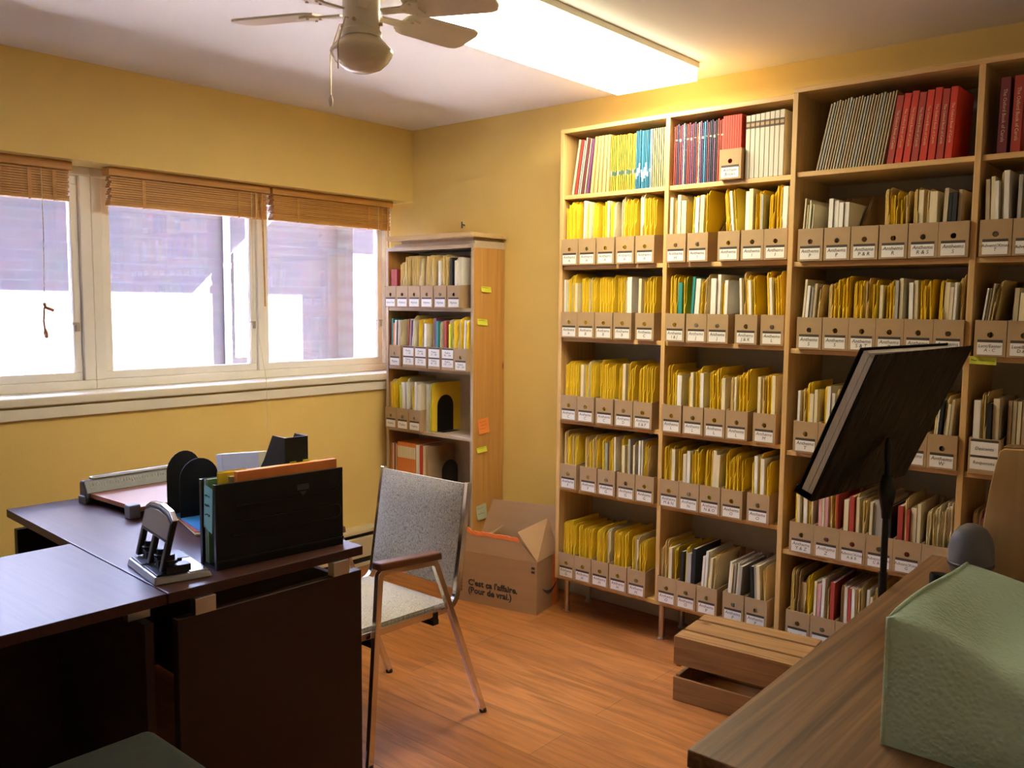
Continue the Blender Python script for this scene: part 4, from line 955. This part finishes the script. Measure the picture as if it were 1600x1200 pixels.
# maple cabinet, grey dome, bottle
mc = thing('maple_box', 'maple veneered box with a curved side at the table end', 'box', (2.0, -.62, .7605))
prof = [(.0, 0), (-.004, .06), (-.004, .12), (.0, .18), (.008, .25), (.018, .31), (.026, .348), (.036, .356), (.30, .372), (.32, .36), (.34, .2), (.33, 0)]
MB().prism(prof, lambda p, a: (p[0], a, p[1]), 0, .095).build('body', M['maple'], mc, bevel=.004, smooth='auto')
MB().prism([(.03, .357), (.30, .372), (.30, .374), (.03, .359)], lambda p, a: (p[0], a, p[1]), .012, .085).build('top_inlay', M['oak'], mc)
dm = thing('plastic_case', 'dark grey rounded plastic case beside the maple box', 'case', (1.988, -.70, .7605))
MB().lathe([(.03, 0), (.048, .012), (.056, .04), (.058, .055), (.057, .085), (.051, .115), (.036, .14), (.018, .151), (.002, .153)], n=36).build('body', M['grey_pl'], dm, smooth=True)
MB().lathe([(.0555, .036), (.0585, .040), (.0590, .044), (.0585, .048)], n=36).build('seam', M['rubber'], dm, smooth=True)
bt = thing('bottle', 'small bottle with a black screw cap behind the mint bag', 'bottle', (1.999, -1.06, .7605))
MB().lathe([(.018, 0), (.02, .004), (.02, .045), (.012, .055), (.011, .062)], n=20).build('body', M['chrome'], bt, smooth='auto')
MB().lathe([(.0185, .056), (.0195, .06), (.0195, .096), (.0175, .10), (.002, .101)], n=24).build('cap', M['black'], bt, smooth='auto')

# ------------------------------------------------------------------ music stand
PXs = 1.832; PYs = -.935
ms = thing('music_stand', 'black music stand in front of the deeper shelves', 'music stand', (PXs, PYs, 0))
def mv(p): return (p[0] - PXs, p[1] - PYs, p[2])
Bn, Bf, Tf, Tn = Vector((1.734, -1.197, 1.02)), Vector((1.799, -.672, 1.02)), Vector((1.959, -.672, 1.400)), Vector((1.878, -1.197, 1.390))
nf = (Bf - Bn).cross(Tn - Bn).normalized()
if nf.x > 0: nf = -nf    # towards the reading side
pl = MB(); pl.hexa([mv(p) for p in (Bn, Bf, Tf, Tn)], [mv(p + nf * .003) for p in (Bn, Bf, Tf, Tn)]); 
def stand_black():
    m, nt, b = _nt('black ribbed desk plate'); L = nt.links.new
    b.inputs['Base Color'].default_value = (.006, .0055, .005, 1); b.inputs['Roughness'].default_value = .4; b.inputs['Specular IOR Level'].default_value = .2
    tc = nt.nodes.new('ShaderNodeTexCoord'); mp = nt.nodes.new('ShaderNodeMapping'); mp.inputs['Scale'].default_value = (10, 26, 5)
    nz = nt.nodes.new('ShaderNodeTexNoise'); nz.inputs['Scale'].default_value = 1; nz.inputs['Detail'].default_value = 3
    bp = nt.nodes.new('ShaderNodeBump'); bp.inputs['Strength'].default_value = .9; bp.inputs['Distance'].default_value = .012
    L(tc.outputs['Object'], mp.inputs[0]); L(mp.outputs[0], nz.inputs['Vector']); L(nz.outputs[0], bp.inputs['Height']); L(bp.outputs[0], b.inputs['Normal'])
    return m
M['stand'] = stand_black()
pl.build('desk_plate', M['stand'], ms, bevel=.001)
lp0 = [Bn, Bf, Bf + nf * .052, Bn + nf * .052]; upv = (Tn - Bn).normalized()
MB().hexa([mv(p - upv * .002) for p in lp0], [mv(p) for p in lp0]).hexa([mv(p - nf * .003 - upv * .0) for p in (lp0[3], lp0[2])] + [mv(lp0[2]), mv(lp0[3])], [mv(p - nf * .003 + upv * .018) for p in (lp0[3], lp0[2])] + [mv(lp0[2] + upv * .018), mv(lp0[3] + upv * .018)]).build('lip', M['black_matte'], ms)
pm0 = (Bn + Bf + Tf + Tn) / 4
pc = Vector((PXs, PYs, 1.165)); 
MB().tube([mv((PXs, PYs, .03)), mv((PXs, PYs, .80))], .011, 14).build('lower_tube', M['black'], ms, smooth='auto')
MB().tube([mv((PXs, PYs, .80)), mv((PXs, PYs, 1.13))], .0085, 14).build('upper_tube', M['black'], ms, smooth='auto')
MB().tube([mv((PXs, PYs, .945)), mv((PXs, PYs, .965)), mv((PXs, PYs, 1.0)), mv((PXs, PYs, 1.02)), mv((PXs, PYs, 1.06))], [.011, .013, .020, .022, .014], 16).build('clutch', M['black'], ms, smooth='auto')
MB().tube([mv((PXs, PYs, 1.10)), mv((PXs, PYs, 1.145)), mv((PXs - .002, PYs, 1.16))], [.011, .011, .006], 14).build('tilt_joint', M['black'], ms, smooth='auto')
for k in range(3):
    a = R(95 + 120 * k); MB().tube([mv((PXs, PYs, .14)), mv((PXs + .10 * math.cos(a), PYs + .10 * math.sin(a), .10)), mv((PXs + .26 * math.cos(a), PYs + .26 * math.sin(a), .012))], [.010, .009, .010], 10).build('leg', M['black'], ms, smooth='auto')
# binder on the stand
bo = [Bn + upv * .004 + nf * .0050 + (Bf - Bn).normalized() * .002, Bf + upv * .004 + nf * .0050 - (Bf - Bn).normalized() * .02]
hgt_ = (Tn - Bn).length - .006
def slab(o0, o1, h, a, b): return [o0 + nf * a, o1 + nf * a, o1 + nf * a + upv * h, o0 + nf * a + upv * h], [o0 + nf * b, o1 + nf * b, o1 + nf * b + upv * h, o0 + nf * b + upv * h]
org = bo[0].copy()
mb_ = thing('music_binder', 'black music binder with pale pages resting on the music stand', 'binder', tuple(org))
def lv(ps): return [tuple(p - org) for p in ps]
for a, b in ((0, .002), (.040, .0425)):
    q1, q2 = slab(bo[0], bo[1], hgt_, a, b); MB().hexa(lv(q1), lv(q2)).build('cover', M['black_matte'], mb_)
for a, b, h_ in ((.0025, .016, hgt_ - .02), (.0175, .034, hgt_ - .012)):
    dd = (bo[1] - bo[0]).normalized() * .006
    q1, q2 = slab(bo[0] + dd + upv * .008, bo[1] - dd + upv * .008, h_, a, b); MB().hexa(lv(q1), lv(q2)).build('pages', PAGE['white'], mb_)

# ------------------------------------------------------------------ stool
sl = thing('stool', 'grey green upholstered stool pushed under the desk return', 'stool', (.78, -2.54, 0))
MB().box(-.23, .23, -.225, .225, .40, .462).build('seat', M['stool'], sl, bevel=.03, seg=4, smooth='auto')
for sx in (-1, 1):
    for sy in (-1, 1): MB().tube([(sx * .19, sy * .185, .405), (sx * .21, sy * .205, 0)], [.016, .011], 12).build('leg', M['black'], sl, smooth='auto')
